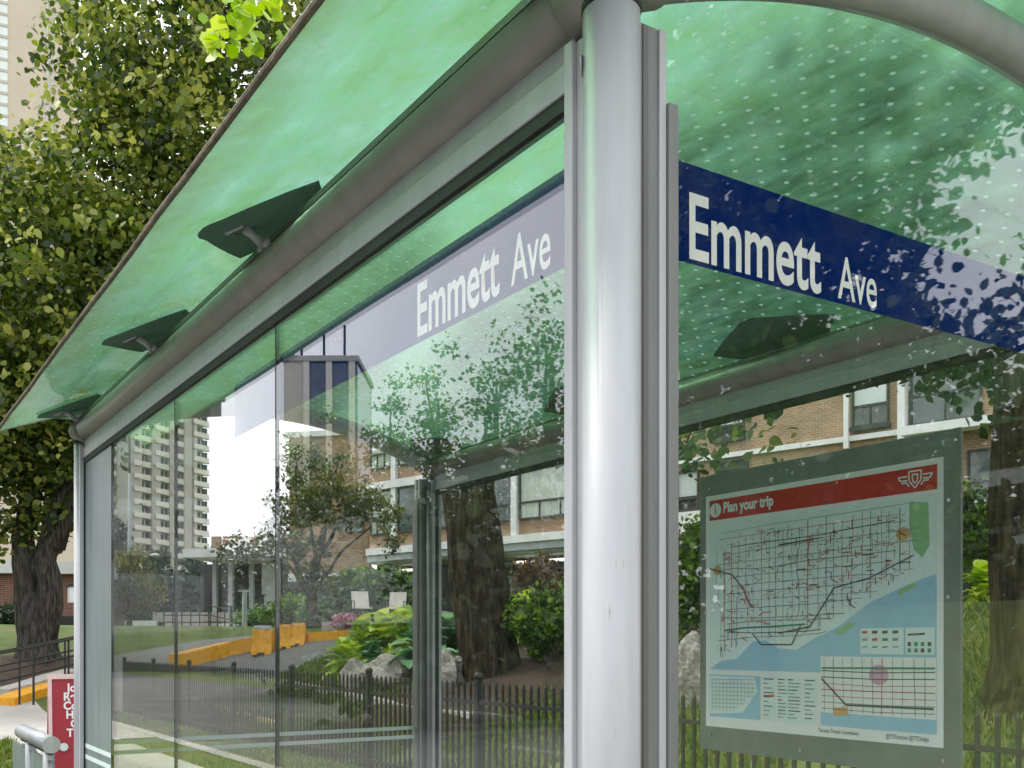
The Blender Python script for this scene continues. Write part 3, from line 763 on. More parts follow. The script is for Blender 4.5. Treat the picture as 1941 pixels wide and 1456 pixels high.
# ------------------------------------------------------------------ bus shelter
LEN, DEP, ZB, RB = 4.11, 1.914, 2.527, .051
SH = empty('bus_shelter', (0, 0, 0), 'glass and grey metal bus shelter with arched green dotted roof', 'bus shelter')
def post(name, x, y, sx, sy):
    """round corner post with glazing channels; sx, sy: directions of the two walls"""
    m = MB(); m.tube([(x, y, 0), (x, y, 2.478)], .0445 if x == 0 else .041, 40); p = m.build(name, 'shelter_metal', SH, smooth='auto')
    for f in p.data.polygons: f.use_smooth = len(f.vertices) == 4
    m = MB()
    m.box((min(x+sx*.030, x+sx*.062), y-.021, .02), (max(x+sx*.030, x+sx*.062), y+.021, 2.452))
    m.box((min(x+sx*.062, x+sx*.084), y-.030, .02), (max(x+sx*.062, x+sx*.084), y-.012, 2.452))
    m.box((min(x+sx*.062, x+sx*.084), y+.012, .02), (max(x+sx*.062, x+sx*.084), y+.030, 2.452))
    m.build('glazing_channel', 'shelter_metal', SH, bevel=.002)
    m = MB()
    m.box((x-.026, min(y+sy*.036, y+sy*.072), .02), (x+.026, max(y+sy*.036, y+sy*.072), 2.458))
    m.build('glazing_channel', 'shade_metal', SH, bevel=.002); m = MB()
    m.box((x-.034, min(y+sy*.072, y+sy*.086), .02), (x-.010, max(y+sy*.072, y+sy*.086), 2.458))
    m.box((x+.010, min(y+sy*.072, y+sy*.086), .02), (x+.030, max(y+sy*.072, y+sy*.086), 2.458))
    m.build('glazing_channel', 'shelter_metal', SH, bevel=.002); m = MB()
    m.box((x-.020, min(y+sy*.086, y+sy*.106), .02), (x+.036, max(y+sy*.086, y+sy*.106), 2.345))
    m.build('glazing_channel', 'shade_metal', SH, bevel=.002)
    MB().tube([(x, y, 2.472), (x, y, 2.482)], .0462, 32).build('joint_ring', 'rubber', SH)
    m = MB(); m.box((x-.0285, min(y+sy*.040, y+sy*.050), .02), (x+.0285, max(y+sy*.040, y+sy*.050), 2.455)); m.box((x-.0365, min(y+sy*.0865, y+sy*.092), .02), (x+.0325, max(y+sy*.0865, y+sy*.092), 2.343)); m.build('gasket_shade', 'dark_metal', SH)  # dark strips: shade in the recess beside the post put into colour
    m = MB(); m.box((min(x+sx*.063, x+sx*.083), y-.0115, .02), (max(x+sx*.063, x+sx*.083), y+.0115, 2.44))
    m.build('gasket_shade', 'rubber', SH)
    m = MB(); m.tube([(x-.0405, y-.021, 2.383), (x-.0425, y-.0225, 2.383)], .010, 16); b = m.build('bolt', 'steel', SH)
    return p
for (x, y, sx, sy) in ((0,0,-1,1), (-LEN,0,1,1), (-LEN,DEP,1,-1), (0,DEP,-1,-1)): post('post', x, y, sx, sy)
# post hole with its tool marks on the near post
m = MB(); m.tube([(-.0275, -.0352, 2.392), (-.0297, -.0372, 2.392)], .0085, 20); m.build('socket', 'rubber', SH)
m = MB(); m.tube([(-.0272, -.0348, 2.392), (-.0288, -.0364, 2.392)], .0165, 20); m.build('washer', 'shelter_metal', SH)
def beam(name, y, out):
    m = MB(); m.tube([(.0 - .05, y, ZB), (-LEN+.05, y, ZB)], RB, 40); b = m.build(name, 'beam_metal', SH, smooth='auto')
    for f in b.data.polygons: f.use_smooth = len(f.vertices) == 4
    m = MB(); yo = y + out * .045
    m.bar((-.06, y + out*.012, ZB+RB+.004), (-LEN+.06, y + out*.012, ZB+RB+.004), .034, .016); m.build('roof_gasket', 'dark_metal', SH)
    m = MB(); m.box((-LEN+.06, y-.015, 2.391), (-.086, y+.015, 2.438)); m.box((-LEN+.06, y-.007, 2.4385), (-.086, y+.007, 2.48)); m.build('head_channel', 'shelter_metal', SH, bevel=.002)
    m = MB(); m.box((-LEN+.062, y-.0115, 2.366), (-.088, y+.0115, 2.3905)); m.build('head_gasket', 'rubber', SH)
beam('front_beam', 0, -1); beam('rear_beam', DEP, 1)
YC = DEP / 2
def arch(x):
    m = MB(); pts = []
    for i in range(41):
        s = -.02 + (DEP + .04) * i / 40; pts.append((x, s, ZB + .226 * (1 - ((s - YC) / YC) ** 2)))
    m.tube(pts, .046, 28); a = m.build('arch_beam', 'shelter_metal', SH, smooth='auto')
    for f in a.data.polygons: f.use_smooth = len(f.vertices) == 4
    m = MB(); m.box((x-.020, .06, 2.432), (x+.020, DEP-.06, 2.470)); m.build('end_head_channel', 'shelter_metal', SH, bevel=.002) if False else None
arch(0); arch(-LEN)
for x in (0, -LEN):
    for y, o_ in ((0, -1), (DEP, 1)):
        m = MB(); m.ell((x, y, ZB + .004), (.064, .064, .056), 22, 14)
        sx = -1 if x == 0 else 1
        m.tube([(x, y, ZB), (x + sx*.085, y, ZB)], .0555, 26); m.tube([(x, y, ZB), (x, y - o_*.08, ZB + .036)], .0525, 26)
        c = m.build('corner_casting', 'beam_metal', SH, smooth='auto')
        for f in c.data.polygons: f.use_smooth = len(f.vertices) == 4
# roof
ZR, KR = 2.80, .16
def zroof(y): return ZR - KR * (y - YC) ** 2
def roof_sheet(name, x0, x1, y0, y1, th, mat, dz=0, ny=30, nx=1, parent=SH):
    m = MB(); P = []
    for k in (0, 1):
        for j in range(ny + 1):
            y = y0 + (y1 - y0) * j / ny
            for i in range(nx + 1): P.append((x0 + (x1 - x0) * i / nx, y, zroof(y) + dz + th * k))
    c = nx + 1; t = (ny + 1) * c; F = []
    for j in range(ny):
        for i in range(nx):
            a = j*c+i; F += [(a, a+1, a+c+1, a+c), (t+a, t+a+c, t+a+c+1, t+a+1)]
        F += [(j*c, (j+1)*c, t+(j+1)*c, t+j*c), (j*c+nx, t+j*c+nx, t+(j+1)*c+nx, (j+1)*c+nx)]
    for i in range(nx): F += [(i, t+i, t+i+1, i+1), (ny*c+i, ny*c+i+1, t+ny*c+i+1, t+ny*c+i)]
    m.add(P, F); return m.build(name, mat, parent)
OV = .352; X0, X1 = -LEN-.18, .16
# the lower skin carries the tint and the dots
m = MB(); ny = 40; nxx = 1
for j in range(ny + 1):
    y = -OV + (DEP + 2*OV) * j / ny
    m.v += [(X0, y, zroof(y)), (X1, y, zroof(y))]
m.f = [(2*j, 2*j+1, 2*j+3, 2*j+2) for j in range(ny)]
roof = m.build('roof', 'roof_glass', SH, smooth=True)
if roof.data.polygons[0].normal.z > 0: roof.data.flip_normals()
sol = roof.modifiers.new('thickness', 'SOLIDIFY'); sol.thickness = -.001; sol.use_rim = False
roof.modifiers.remove(sol)
for yy in (-OV, DEP + OV):
    sg = -1 if yy < 0 else 1; m = MB(); n_ = 46; pts = [(X0 + (X1 - X0) * i / n_, yy + sg*.004 + .003*noise.noise(Vector((i*.35, yy, 0))), zroof(yy) + .003) for i in range(n_ + 1)]
    m.tube(pts, .0075, 8); m.build('eave_trim', 'edge_trim', roof)
for xx in (X0, X1):
    m = MB(); m.tube([(xx, -OV + (DEP+2*OV)*i/30, zroof(-OV + (DEP+2*OV)*i/30) + .003) for i in range(31)], .006, 8); m.build('end_trim', 'stripe_film', roof)
def bracket(t, y, out):
    x = -t; m = MB(); P = []
    # leaf-shaped plate just under the glass, tip outwards on both sides of the beam
    half = [(-.30, 0), (-.235, .055), (-.15, .118), (-.075, .168), (-.045, .195), (-.022, .206), (.022, .206), (.045, .195), (.075, .168), (.15, .118), (.235, .055), (.30, 0)]
    loop = [(a, b) for a, b in half] + [(a, -b*.62) for a, b in reversed(half[1:-1])]
    top = [(x + a, y + out*b, zroof(y + out*b) - .004) for a, b in loop]; bot = [(p[0], p[1], p[2] - .007) for p in top]
    k = len(top); m.add(top + bot, [tuple(range(k)), tuple(reversed(range(k, 2*k)))] + [(i, k+i, k+(i+1)%k, (i+1)%k) for i in range(k)])
    b = m.build('roof_bracket', 'bracket_plate', SH)
    m = MB()
    m.tube([(x, y + out*.03, ZB + .046), (x, y + out*.062, ZB + .072), (x, y + out*.085, zroof(y + out*.085) - .013)], [.013, .012, .016], 12)
    m.bar((x-.035, y + out*.02, ZB + .052), (x+.035, y + out*.02, ZB + .052), .04, .022)
    m.tube([(x-.05, y + out*.085, zroof(y+out*.085) - .013), (x-.02, y + out*.13, zroof(y+out*.13) - .014), (x+.03, y + out*.1, zroof(y+out*.1) - .014)], .006, 8)
    m.build('bracket_arm', 'shelter_metal', b, smooth=True)
for t in (-.03, 1.46, 2.64, LEN-.03):
    bracket(t, 0, -1); bracket(t, DEP, 1)
# glass walls
seams = [.084, 1.449, 2.454, 3.46]
def pane(name, a, b, mat='clear_glass'):
    return MB().box(a, b).build(name, mat, SH)
TH = .005
front = []
for a, b in zip(seams, seams[1:]):
    front.append(pane('glass_pane', (-b+.003, -TH, .12), (-a-.003, TH, 2.40), 'front_glass'))
for s_ in seams[1:]:
    MB().box((-s_-.0023, -TH-.0008, .12), (-s_+.0023, TH+.0002, 2.364)).build('pane_seam', 'rubber', SH)
etched = pane('etched_pane', (-LEN+.085, -TH, .12), (-3.463, TH, 2.40), 'etched_glass')
near_end = pane('glass_pane', (-TH, .086, .12), (TH, DEP-.086, 2.40))
far_end = pane('glass_pane', (-LEN-TH, .086, .12), (-LEN+TH, DEP-.086, 2.40), 'inner_glass')
rs = [.084, 1.41, 2.74, LEN-.084]; rear = []
for a, b in zip(rs, rs[1:]): rear.append(pane('glass_pane', (-b+.003, DEP-TH, .12), (-a-.003, DEP+TH, 2.40), 'inner_glass'))
# bottom rails
for y in (0, DEP): MB().box((-LEN+.06, y-.02, .06), (-.072, y+.02, .12)).build('sill_rail', 'shelter_metal', SH)
for x in (0, -LEN): MB().box((x-.02, .09, .06), (x+.02, DEP-.09, .12)).build('sill_rail', 'shelter_metal', SH)
# end-wall head channels
for x in (0, -LEN):
    m = MB()
    for i in range(24):
        pass
# infill above the end panes: curved head glass between the pane top and the arch
for x in (0, -LEN):
    m = MB(); P = []
    for k in (-TH, TH):
        for i in range(25):
            s = .09 + (DEP - .18) * i / 24; P += [(x + k, s, 2.4005), (x + k, s, ZB + .226 * (1 - ((s - YC) / YC) ** 2) - .03)]
    F = []
    for i in range(24):
        a = 2*i; F += [(a, a+1, a+3, a+2), (50+a, 50+a+2, 50+a+3, 50+a+1)]
    m.add(P, F); m.build('head_pane', 'clear_glass', SH)
# safety stripes
def stripes(parent, x0, x1, y, side, along='y', z=1.005):
    for k in (0, .052):
        if along == 'y': m = MB().box((x0, y[0], z-k), (x1, y[1], z-k+.021))
        else: m = MB().box((y[0], x0, z-k), (y[1], x1, z-k+.021))
        m.build('safety_stripe', 'stripe_film', parent)
stripes(far_end, -LEN+TH+.0005, -LEN+TH+.0012, (.13, DEP-.09), 1)
stripes(etched, -TH-.0012, -TH-.0005, (-LEN+.09, -3.47), 1, 'x')
stripes(near_end, -TH-.0012, -TH-.0005, (.13, DEP-.09), 1)
# street name bands, printed on the inner face of the glass
def band_front():
    b = None
    for a, bb, pn in ((.09, 1.446, front[0]), (1.452, 1.83, front[1])):
        o = MB().box((-bb, TH+.0004, 2.1217), (-a, TH+.0010, 2.284)).build('street_name_band', 'band_film', pn)
        b = b or o
    text_mesh('street_name', 'Emmett', .152, .665, 'band_white', (-.655, TH+.0007, 2.137), (1,0,0), (0,0,1), b, bold=.0026)
    text_mesh('street_name', 'Ave', .125, .62, 'band_white', (-.292, TH+.0007, 2.137), (1,0,0), (0,0,1), b, bold=.001)
    o = MB().box((-TH-.0010, .122, 2.1217), (-TH-.0004, 1.80, 2.284)).build('street_name_band', 'band_film', near_end)
    text_mesh('street_name', 'Emmett', .152, .665, 'band_white', (-TH-.0007, .160, 2.132), (0,1,0), (0,0,1), o, bold=.0026)
    text_mesh('street_name', 'Ave', .112, .62, 'band_white', (-TH-.0007, .530, 2.132), (0,1,0), (0,0,1), o, bold=.001)
band_front()

# ------------------------------------------------------------------ map board on the back wall
BX0, BX1, BZ0, BZ1, BY = -1.79, -.65, 1.085, 2.162, DEP - .045
MBD = empty('map_board', ((BX0+BX1)/2, BY, BZ0), 'grey board with a transit map poster under a red heading, fixed to the back glass', 'map board')
MB().box((BX0, BY, BZ0), (BX1, BY+.012, BZ1)).build('backing_board', 'board_grey', MBD, bevel=.002)
for fx, fz in ((.05,.06),(.45,.035),(.95,.05),(.965,.52),(.03,.5),(.42,.955),(.05,.95),(.95,.965)):
    x = BX0+(BX1-BX0)*fx; z = BZ0+(BZ1-BZ0)*fz
    MB().tube([(x, BY-.004, z), (x, BY, z)], .006, 12).build('bolt', 'steel', MBD)
PX0, PX1, PZ0, PZ1 = BX0+.035, BX1-.058, BZ0+.093, BZ1-.082
def pp(u, v, d=0): return (PX0+(PX1-PX0)*u, BY-.0012-d, PZ1-(PZ1-PZ0)*v)
poster = MB().box((PX0, BY-.0012, PZ0), (PX1, BY-.0002, PZ1)).build('poster', 'poster_white', MBD)
def patch(name, pts, mat, lay):
    m = MB(); m.extr([pp(u, v, .0004*lay) for u, v in pts], (0, -.00025, 0)); return m.build(name, mat, poster)
def rect(name, u0, v0, u1, v1, mat, lay): return patch(name, [(u0,v0),(u1,v0),(u1,v1),(u0,v1)], mat, lay)
rect('map_area', .02, .125, .98, .755, 'poster_paper', 1)
rect('heading_bar', .02, .022, .98, .108, 'poster_red', 2)
patch('lake', [(.02,.752),(.08,.715),(.16,.705),(.24,.632),(.30,.628),(.36,.66),(.44,.665),(.52,.62),(.62,.575),(.74,.49),(.86,.44),(.93,.415),(.978,.40),(.978,.752)], 'poster_lake', 2)
patch('park', [(.885,.14),(.95,.15),(.955,.30),(.93,.34),(.90,.31),(.885,.22)], 'poster_park', 3)
patch('park', [(.60,.60),(.66,.56),(.69,.565),(.63,.61)], 'poster_park', 3)
patch('park', [(.84,.455),(.90,.425),(.91,.44),(.85,.47)], 'poster_park', 3)
def disc(name, u, v, r, mat, lay, k=20): patch(name, [(u+r*math.cos(2*math.pi*i/k), v+r*1.02*math.sin(2*math.pi*i/k)) for i in range(k)], mat, lay)
disc('map_spot', .862, .252, .024, 'poster_orange', 4); disc('map_spot', .062, .325, .020, 'poster_orange', 4)
disc('information_badge', .052, .066, .030, 'poster_white', 4)
text_mesh('information_letter', 'i', .060, .9, 'ink', pp(.047, .084, .0030), (1,0,0), (0,0,1), poster)
text_mesh('heading', 'Plan your trip', .055, .84, 'poster_white', pp(.092, .080, .0016), (1,0,0), (0,0,1), poster, bold=.0022)
# transit emblem: winged shield
def pl(name, P, wd, mat, lay):
    m = MB()
    for a, b in zip(P, P[1:]):
        A_ = Vector(pp(*a, .0004*lay)); B_ = Vector(pp(*b, .0004*lay)); d = (B_-A_)
        if d.length < 1e-6: continue
        d.normalize(); s = Vector((-d.z, 0, d.x)) * wd/2
        m.add([A_-s, A_+s, B_+s, B_-s], [(0,1,2,3)])
    return m
ex, ey = .905, .064
em = MB()
for P in ([(-.022,-.030),(.022,-.030),(.020,.004),(0,.030),(-.020,.004),(-.022,-.030)], [(-.027,-.014),(-.060,-.014),(-.052,.0),(-.027,.0)], [(.027,-.014),(.060,-.014),(.052,.0),(.027,.0)],
          [(-.048,.008),(-.030,.008),(-.020,.022)], [(.048,.008),(.030,.008),(.020,.022)], [(-.010,-.018),(.010,-.018),(.008,.004),(0,.014),(-.008,.004),(-.010,-.018)]):
    q = pl('', [(ex+a, ey+b) for a, b in P], .0048, '', 5); em.add(q.v, q.f)
em.build('emblem', 'poster_white', poster)
# route lines
rg = random.Random(3)
def coast(u):
    pts = [(.02,.74),(.08,.70),(.16,.69),(.24,.62),(.36,.645),(.52,.605),(.62,.56),(.74,.475),(.86,.425),(.98,.38)]
    for (a, b), (c, d) in zip(pts, pts[1:]):
        if a <= u <= c: return b + (d-b)*(u-a)/(c-a)
    return .7
layers = {'ink': MB(), 'ink_grey': MB(), 'ink_red': MB(), 'ink_green': MB()}
def ln(mat, P, wd=.0022, lay=5):
    q = pl('', P, wd, '', lay); layers[mat].add(q.v, q.f)
for i in range(24):
    u = .06 + i*.036 + rg.uniform(-.006, .006); v0 = .15 + max(0, (.3-u)*.25) + rg.uniform(0, .05); v1 = coast(u) - rg.uniform(.0, .05)
    segs = [(u, v0)]; v = v0
    while v < v1 - .05:
        v += rg.uniform(.05, .16); v = min(v, v1)
        if rg.random() < .25: segs.append((u, v-.02)); u += rg.uniform(-.014, .014)
        segs.append((u, v))
    ln(rg.choice(['ink_grey', 'ink_grey', 'ink', 'ink_red']), segs, rg.choice([.0016, .0022, .003]), 5)
for i in range(15):
    v = .165 + i*.033 + rg.uniform(-.005, .005); u = .06 + rg.uniform(0, .08); u1 = .88 - max(0, (v-.35))*1.2 + rg.uniform(-.06, .04)
    P = [(u, v)]
    while u < u1:
        u += rg.uniform(.08, .2)
        if rg.random() < .35: v += rg.uniform(-.012, .012)
        P.append((min(u, u1), v - .02*u))
    ln(rg.choice(['ink_grey', 'ink_grey', 'ink', 'ink_red']), P, rg.choice([.0016, .0022, .003]), 6)
for i in range(420):
    u = rg.uniform(.06, .86); v = rg.uniform(.17, max(.2, coast(u)-.03)); a = rg.choice([(1,0),(0,1),(1,0),(0,1),(.7,.4),(.7,-.4)]); L_ = rg.uniform(.008, .045)
    ln(rg.choice(['ink_red', 'ink_grey', 'ink', 'ink_red']), [(u, v), (u+a[0]*L_, v+a[1]*L_)], rg.choice([.0014, .002, .003]), 7)
ln('ink', [(.02,.315),(.14,.35),(.20,.42)], .005, 8); ln('ink', [(.60,.43),(.50,.575),(.36,.60)], .005, 8); ln('ink', [(.60,.43),(.74,.40),(.90,.33)], .004, 8)
ln('ink', [(.24,.60),(.28,.645),(.42,.645),(.46,.57)], .005, 8); ln('ink', [(.36,.245),(.52,.235)], .005, 8)
ln('ink_green', [(.10,.585),(.20,.575),(.34,.572),(.48,.565)], .006, 8)
ln('ink_red', [(.19,.40),(.22,.47),(.24,.49)], .007, 9); ln('ink_red', [(.50,.225),(.49,.30),(.50,.34)], .004, 9)
# insets
rect('inset_map', .02, .775, .275, .955, 'poster_lake', 2); patch('inset_land', [(.022,.78),(.25,.78),(.26,.84),(.19,.93),(.022,.945)], 'poster_paper', 3)
rect('inset_map', .545, .69, .978, .955, 'poster_lake', 4); rect('inset_land', .545, .69, .978, .905, 'poster_white', 5)
rect('legend_box', .705, .585, .865, .68, 'poster_paper', 4); rect('legend_box', .872, .585, .972, .68, 'poster_paper', 4)
rect('legend_column', .287, .775, .345, .955, 'poster_paper', 2); rect('legend_column', .353, .775, .465, .955, 'poster_paper', 2); rect('legend_column', .473, .775, .53, .955, 'poster_paper', 2)
for i in range(12):
    u = .04 + i*.018; ln('ink_grey', [(u, .79+rg.uniform(0,.02)), (u, .93-max(0,u-.15)*.9)], .0016, 8)
for i in range(8): v = .795+i*.017; ln('ink_grey', [(.03, v), (.25-.05*(i>4)-.04*(i>6), v-.004)], .0016, 8)
for i in range(11): u = .56+i*.038; ln(rg.choice(['ink_grey','ink_red','ink_grey']), [(u, .695), (u+rg.uniform(-.006,.006), .90)], rg.choice([.0018,.0028]), 9)
for i in range(7): v = .745+i*.024; ln(rg.choice(['ink_grey','ink_red','ink']), [(.55, v), (.76, v+rg.uniform(-.006,.006)), (.975, v-.004)], rg.choice([.0018,.003]), 10)
ln('ink_green', [(.55,.735),(.975,.727)], .006, 11); ln('ink', [(.55,.775),(.65,.872),(.97,.868)], .006, 11)
disc('map_spot', .775, .755, .036, 'poster_pink', 7); patch('map_spot', [(.595,.885),(.655,.878),(.66,.91),(.60,.915)], 'poster_orange', 7)
for c0, c1, n_ in ((.292,.34,9),(.358,.40,12),(.405,.46,12),(.478,.526,10)):
    for i in range(n_):
        v = .785 + i*.165/n_; ln('ink_grey' if i % 3 else 'ink', [(c0, v), (c0+(c1-c0)*rg.uniform(.4,1), v)], .0035, 8)
ln('ink_red', [(.292,.855),(.34,.853)], .008, 8)
for i in range(4):
    for j in range(3): ln(rg.choice(['ink','ink_grey','ink_red','ink_green']), [(.712+i*.038, .600+j*.027), (.732+i*.038, .599+j*.027)], .009 if j < 2 else .004, 8)
for i in range(4):
    for j in range(2): ln('ink_green' if (i+j) % 3 else 'ink', [(.88+i*.023, .643+j*.022), (.892+i*.023, .643+j*.022)], .013, 8)
ln('ink', [(.88,.61),(.94,.607)], .006, 8)
for k_, m_ in layers.items(): m_.build('route_lines', k_, poster)['kind'] = 'stuff'
text_mesh('footer_text', 'Toronto Transit Commission', .020, .72, 'ink', pp(.535, .982, .002), (1,0,0), (0,0,1), poster)
text_mesh('footer_text', '@TTCnotices @TTChelps', .020, .72, 'ink', pp(.800, .982, .002), (1,0,0), (0,0,1), poster)

# ------------------------------------------------------------------ leaning rail, sandwich board
lr = at(97, 1412, 6.6)
LR = empty('leaning_rail', (lr.x, lr.y, 0), 'grey tubular leaning rail on short legs left of the shelter', 'leaning rail')
m = MB(); m.tube([(lr.x, lr.y, lr.z), (lr.x-1.25, lr.y, lr.z)], .053, 32); o = m.build('tube', 'rail_metal', LR)
for f in o.data.polygons: f.use_smooth = len(f.vertices) == 4
MB().tube([(lr.x, lr.y, lr.z), (lr.x+.006, lr.y, lr.z)], .0545, 32).build('end_cap', 'steel', LR)
MB().box((lr.x-1.25, lr.y-.012, lr.z-.066), (lr.x-.01, lr.y+.012, lr.z-.05)).build('glazing_slot', 'rubber', LR)
for k in (.10, .85):
    MB().tube([(lr.x-k, lr.y, 0), (lr.x-k, lr.y, lr.z-.05)], .036, 20).build('leg', 'rail_metal', LR, smooth=True)
    MB().bar((lr.x-k-.12, lr.y, lr.z-.085), (lr.x-k+.06, lr.y, lr.z-.085), .035, .035).build('clamp', 'shelter_metal', LR)
MB().box((lr.x-1.7, lr.y-.006, .12), (lr.x-.22, lr.y+.006, lr.z-.10)).build('glass_panel', 'etched_glass', LR)

sb = at(136, 1221, 9.0); sbx, sby = sb.x, sb.y
SB = empty('sandwich_board', (sbx, sby, 0), 'red sandwich board with white lettering half hidden by the far post', 'sign')
fd = (CAM - Vector((sbx, sby, 1.5))); fd.z = 0; fd.normalize(); fd = (fd + RIGHT * .10).normalized(); rt = Vector((-fd.y, fd.x, 0))
if rt.dot(RIGHT) < 0: rt = -rt
W2, HH, tl_ = .19, 1.235, .20
for sgn, nm in ((1, 'front_panel'), (-1, 'back_panel')):
    up = Vector((0, 0, HH)) - fd * sgn * tl_; base = Vector((sbx, sby, 0)) + fd * sgn * tl_
    un = up.normalized(); nn = rt.cross(un) ; nn = nn if nn.dot(fd)*sgn > 0 else -nn
    pnl = MB().obox(base + up/2, rt*W2, un*up.length/2, nn*.008).build(nm, 'red_board', SB)
    fr = MB()
    for s_ in (-1, 1): fr.obox(base + up/2 + rt*s_*(W2-.012) + nn*.012, rt*.014, un*up.length/2, nn*.012)
    fr.obox(base + up - un*.02 + nn*.0125, rt*W2, un*.02, nn*.012); fr.obox(base + un*.05 + nn*.0125, rt*W2, un*.02, nn*.012)
    fr.build('frame', 'pink_frame', pnl)
    if sgn == 1:
        for i, tx in enumerate(('Jo', 'Re', 'Co', 'Ho', 'O', 'Tr')):
            px = (136, 129, 129, 133, 141, 134)[i]; zq = 1.005 - i*.078
            x_off = (px - 141 - 4) / FPX * 9.0
            text_mesh('lettering', tx, .096, .92, 'sign_white', base + un*(zq+.10) + rt*x_off + nn*.010, rt, un, pnl, bold=.003)
        for k in range(3):
            MB().obox(base + un*(.60 - k*.16) + rt*.085 + nn*.010, rt*.07, un*.068, nn*.002).build('white_square', 'sign_white', pnl)
        MB().tube([base + up*.5 + rt*(-.075) + nn*.01, base + up*.5 + rt*(-.075) + nn*.03], .035, 16).build('hinge_knob', 'steel', pnl)

# ------------------------------------------------------------------ iron fence
FY = 4.1; fx0, fx1 = -21.7, .6
FN = empty('iron_fence', ((fx0+fx1)/2, FY, 0), 'black iron picket fence along the grass strip behind the shelter', 'fence')
pk = MB(); pk.box((fx0-.011, FY-.011, .06), (fx0+.011, FY+.011, 1.12))
pk.add([(fx0-.011,FY-.011,1.12),(fx0+.011,FY-.011,1.12),(fx0+.011,FY+.011,1.12),(fx0-.011,FY+.011,1.12),(fx0,FY,1.155)], [(0,1,4),(1,2,4),(2,3,4),(3,0,4)])
pk0 = pk.build('picket', 'iron', FN, origin=(fx0, FY, 0)); x = fx0 + .115; cnt = 1
while x < fx1: clone(pk0, (x, FY, 0), FN); x += .115; cnt += 1
for zr in (.93, .16): MB().box((fx0, FY-.016, zr), (fx1, FY+.016, zr+.032)).build('rail', 'iron', FN)
ps = MB(); ps.box((fx0-.032, FY-.032, 0), (fx0+.032, FY+.032, 1.17)); ps.ell((fx0, FY, 1.195), (.045, .045, .04), 12, 8)
ps0 = ps.build('fence_post', 'iron', FN, origin=(fx0, FY, 0)); x = fx0 + 2.42
while x < fx1: clone(ps0, (x, FY, 0), FN); x += 2.42

# ------------------------------------------------------------------ railings, lamps, posts
def railing(name, label, P, Q, h, nposts, rails, r=.022, mat='iron', cat='railing'):
    P = Vector(P); Q = Vector(Q); R_ = empty(name, P, label, cat)
    for k in range(nposts):
        a = P.lerp(Q, k/(nposts-1)); MB().tube([a - Vector((0,0,.35)), a + Vector((0,0,h))], r, 8).build('upright', mat, R_)
    for hh in rails: MB().tube([P + Vector((0,0,hh)), Q + Vector((0,0,hh))], r, 8).build('rail', mat, R_)
    return R_
a = at(-90, 1338, 17); b = at(190, 1268, 20.5)
railing('ramp_railing', 'black pipe railing beside the ramp, nearer of the two', a, b, .70, 5, (.70, .38), .02)
a = at(-60, 1326, 19.5); b = at(200, 1262, 23)
railing('ramp_railing', 'black pipe railing beside the ramp, farther of the two', a, b, .78, 4, (.78, .5, .2), .02)
a = at(310, 1172, 52); b = at(395, 1160, 52); a.z = b.z = 2.4
railing('stair_railing', 'dark stair railing in front of the entrance', a, b, 1.0, 6, (1.0, .55), .03)
a = at(398, 1160, 50); b = at(440, 1195, 48); a.z = 2.4; b.z = 2.1
railing('stair_railing', 'short sloping stair railing right of the entrance steps', a, b, .95, 4, (.95, .5), .03)
q = at(143, 1221, 24); q.z = terrain(q.x, q.y); zt_ = at(143, 1108, 24).z
LN = empty('garden_lantern', q, 'white square lantern on a black pole left of the far post', 'lamp')
MB().tube([q, (q.x, q.y, zt_-.42)], .04, 10).build('pole', 'iron', LN)
hd = MB().box((q.x-.15, q.y-.15, zt_-.42), (q.x+.15, q.y+.15, zt_-.06)).build('lamp_head', 'lamp_white', LN)
MB().box((q.x-.18, q.y-.18, zt_-.06), (q.x+.18, q.y+.18, zt_)).build('cap', 'iron', hd)
q = at(245, 1221, 45); q.z = terrain(q.x, q.y)
SL = empty('street_lamp', q, 'slim grey street lamp pole with a curved arm by the lawn', 'street lamp')
MB().tube([q, (q.x, q.y, 5.4), (q.x, q.y, 8.9)], [.11, .09, .06], 12).build('pole', 'grey_trim', SL, smooth=True)
arm = [Vector((q.x, q.y, 4.55)) + RIGHT*s_ + Vector((0,0,h_)) for s_, h_ in ((0,0),(.25,.45),(.6,.72),(.95,.8))]
MB().tube(arm, .035, 8).build('arm', 'grey_trim', SL, smooth=True)
MB().ell(arm[-1] + RIGHT*.15, (.26,.2,.08), 12, 8).build('lamp_head', 'lamp_white', SL, smooth=True)
for px, py, dd, hh, lab in ((463, 1120, 43, .16, 'pale grey square post by the driveway'), (437, 1150, 46, .09, 'thin dark post near the entrance steps'), (497, 1128, 40, .08, 'dark slim post with a small crossbar by the bushes')):
    q = at(px, 1221, dd); q.z = terrain(q.x, q.y); zt_ = at(px, py, dd).z
    P_ = empty('marker_post', q, lab, 'post'); MB().bar(q, (q.x, q.y, zt_), hh, hh).build('post', 'grey_trim' if hh > .1 else 'iron', P_)
    MB().bar(Vector((q.x, q.y, zt_)) - RIGHT*hh*1.6, Vector((q.x, q.y, zt_)) + RIGHT*hh*1.6, hh*.9, hh*.5).build('cap', 'grey_trim' if hh > .1 else 'iron', P_)
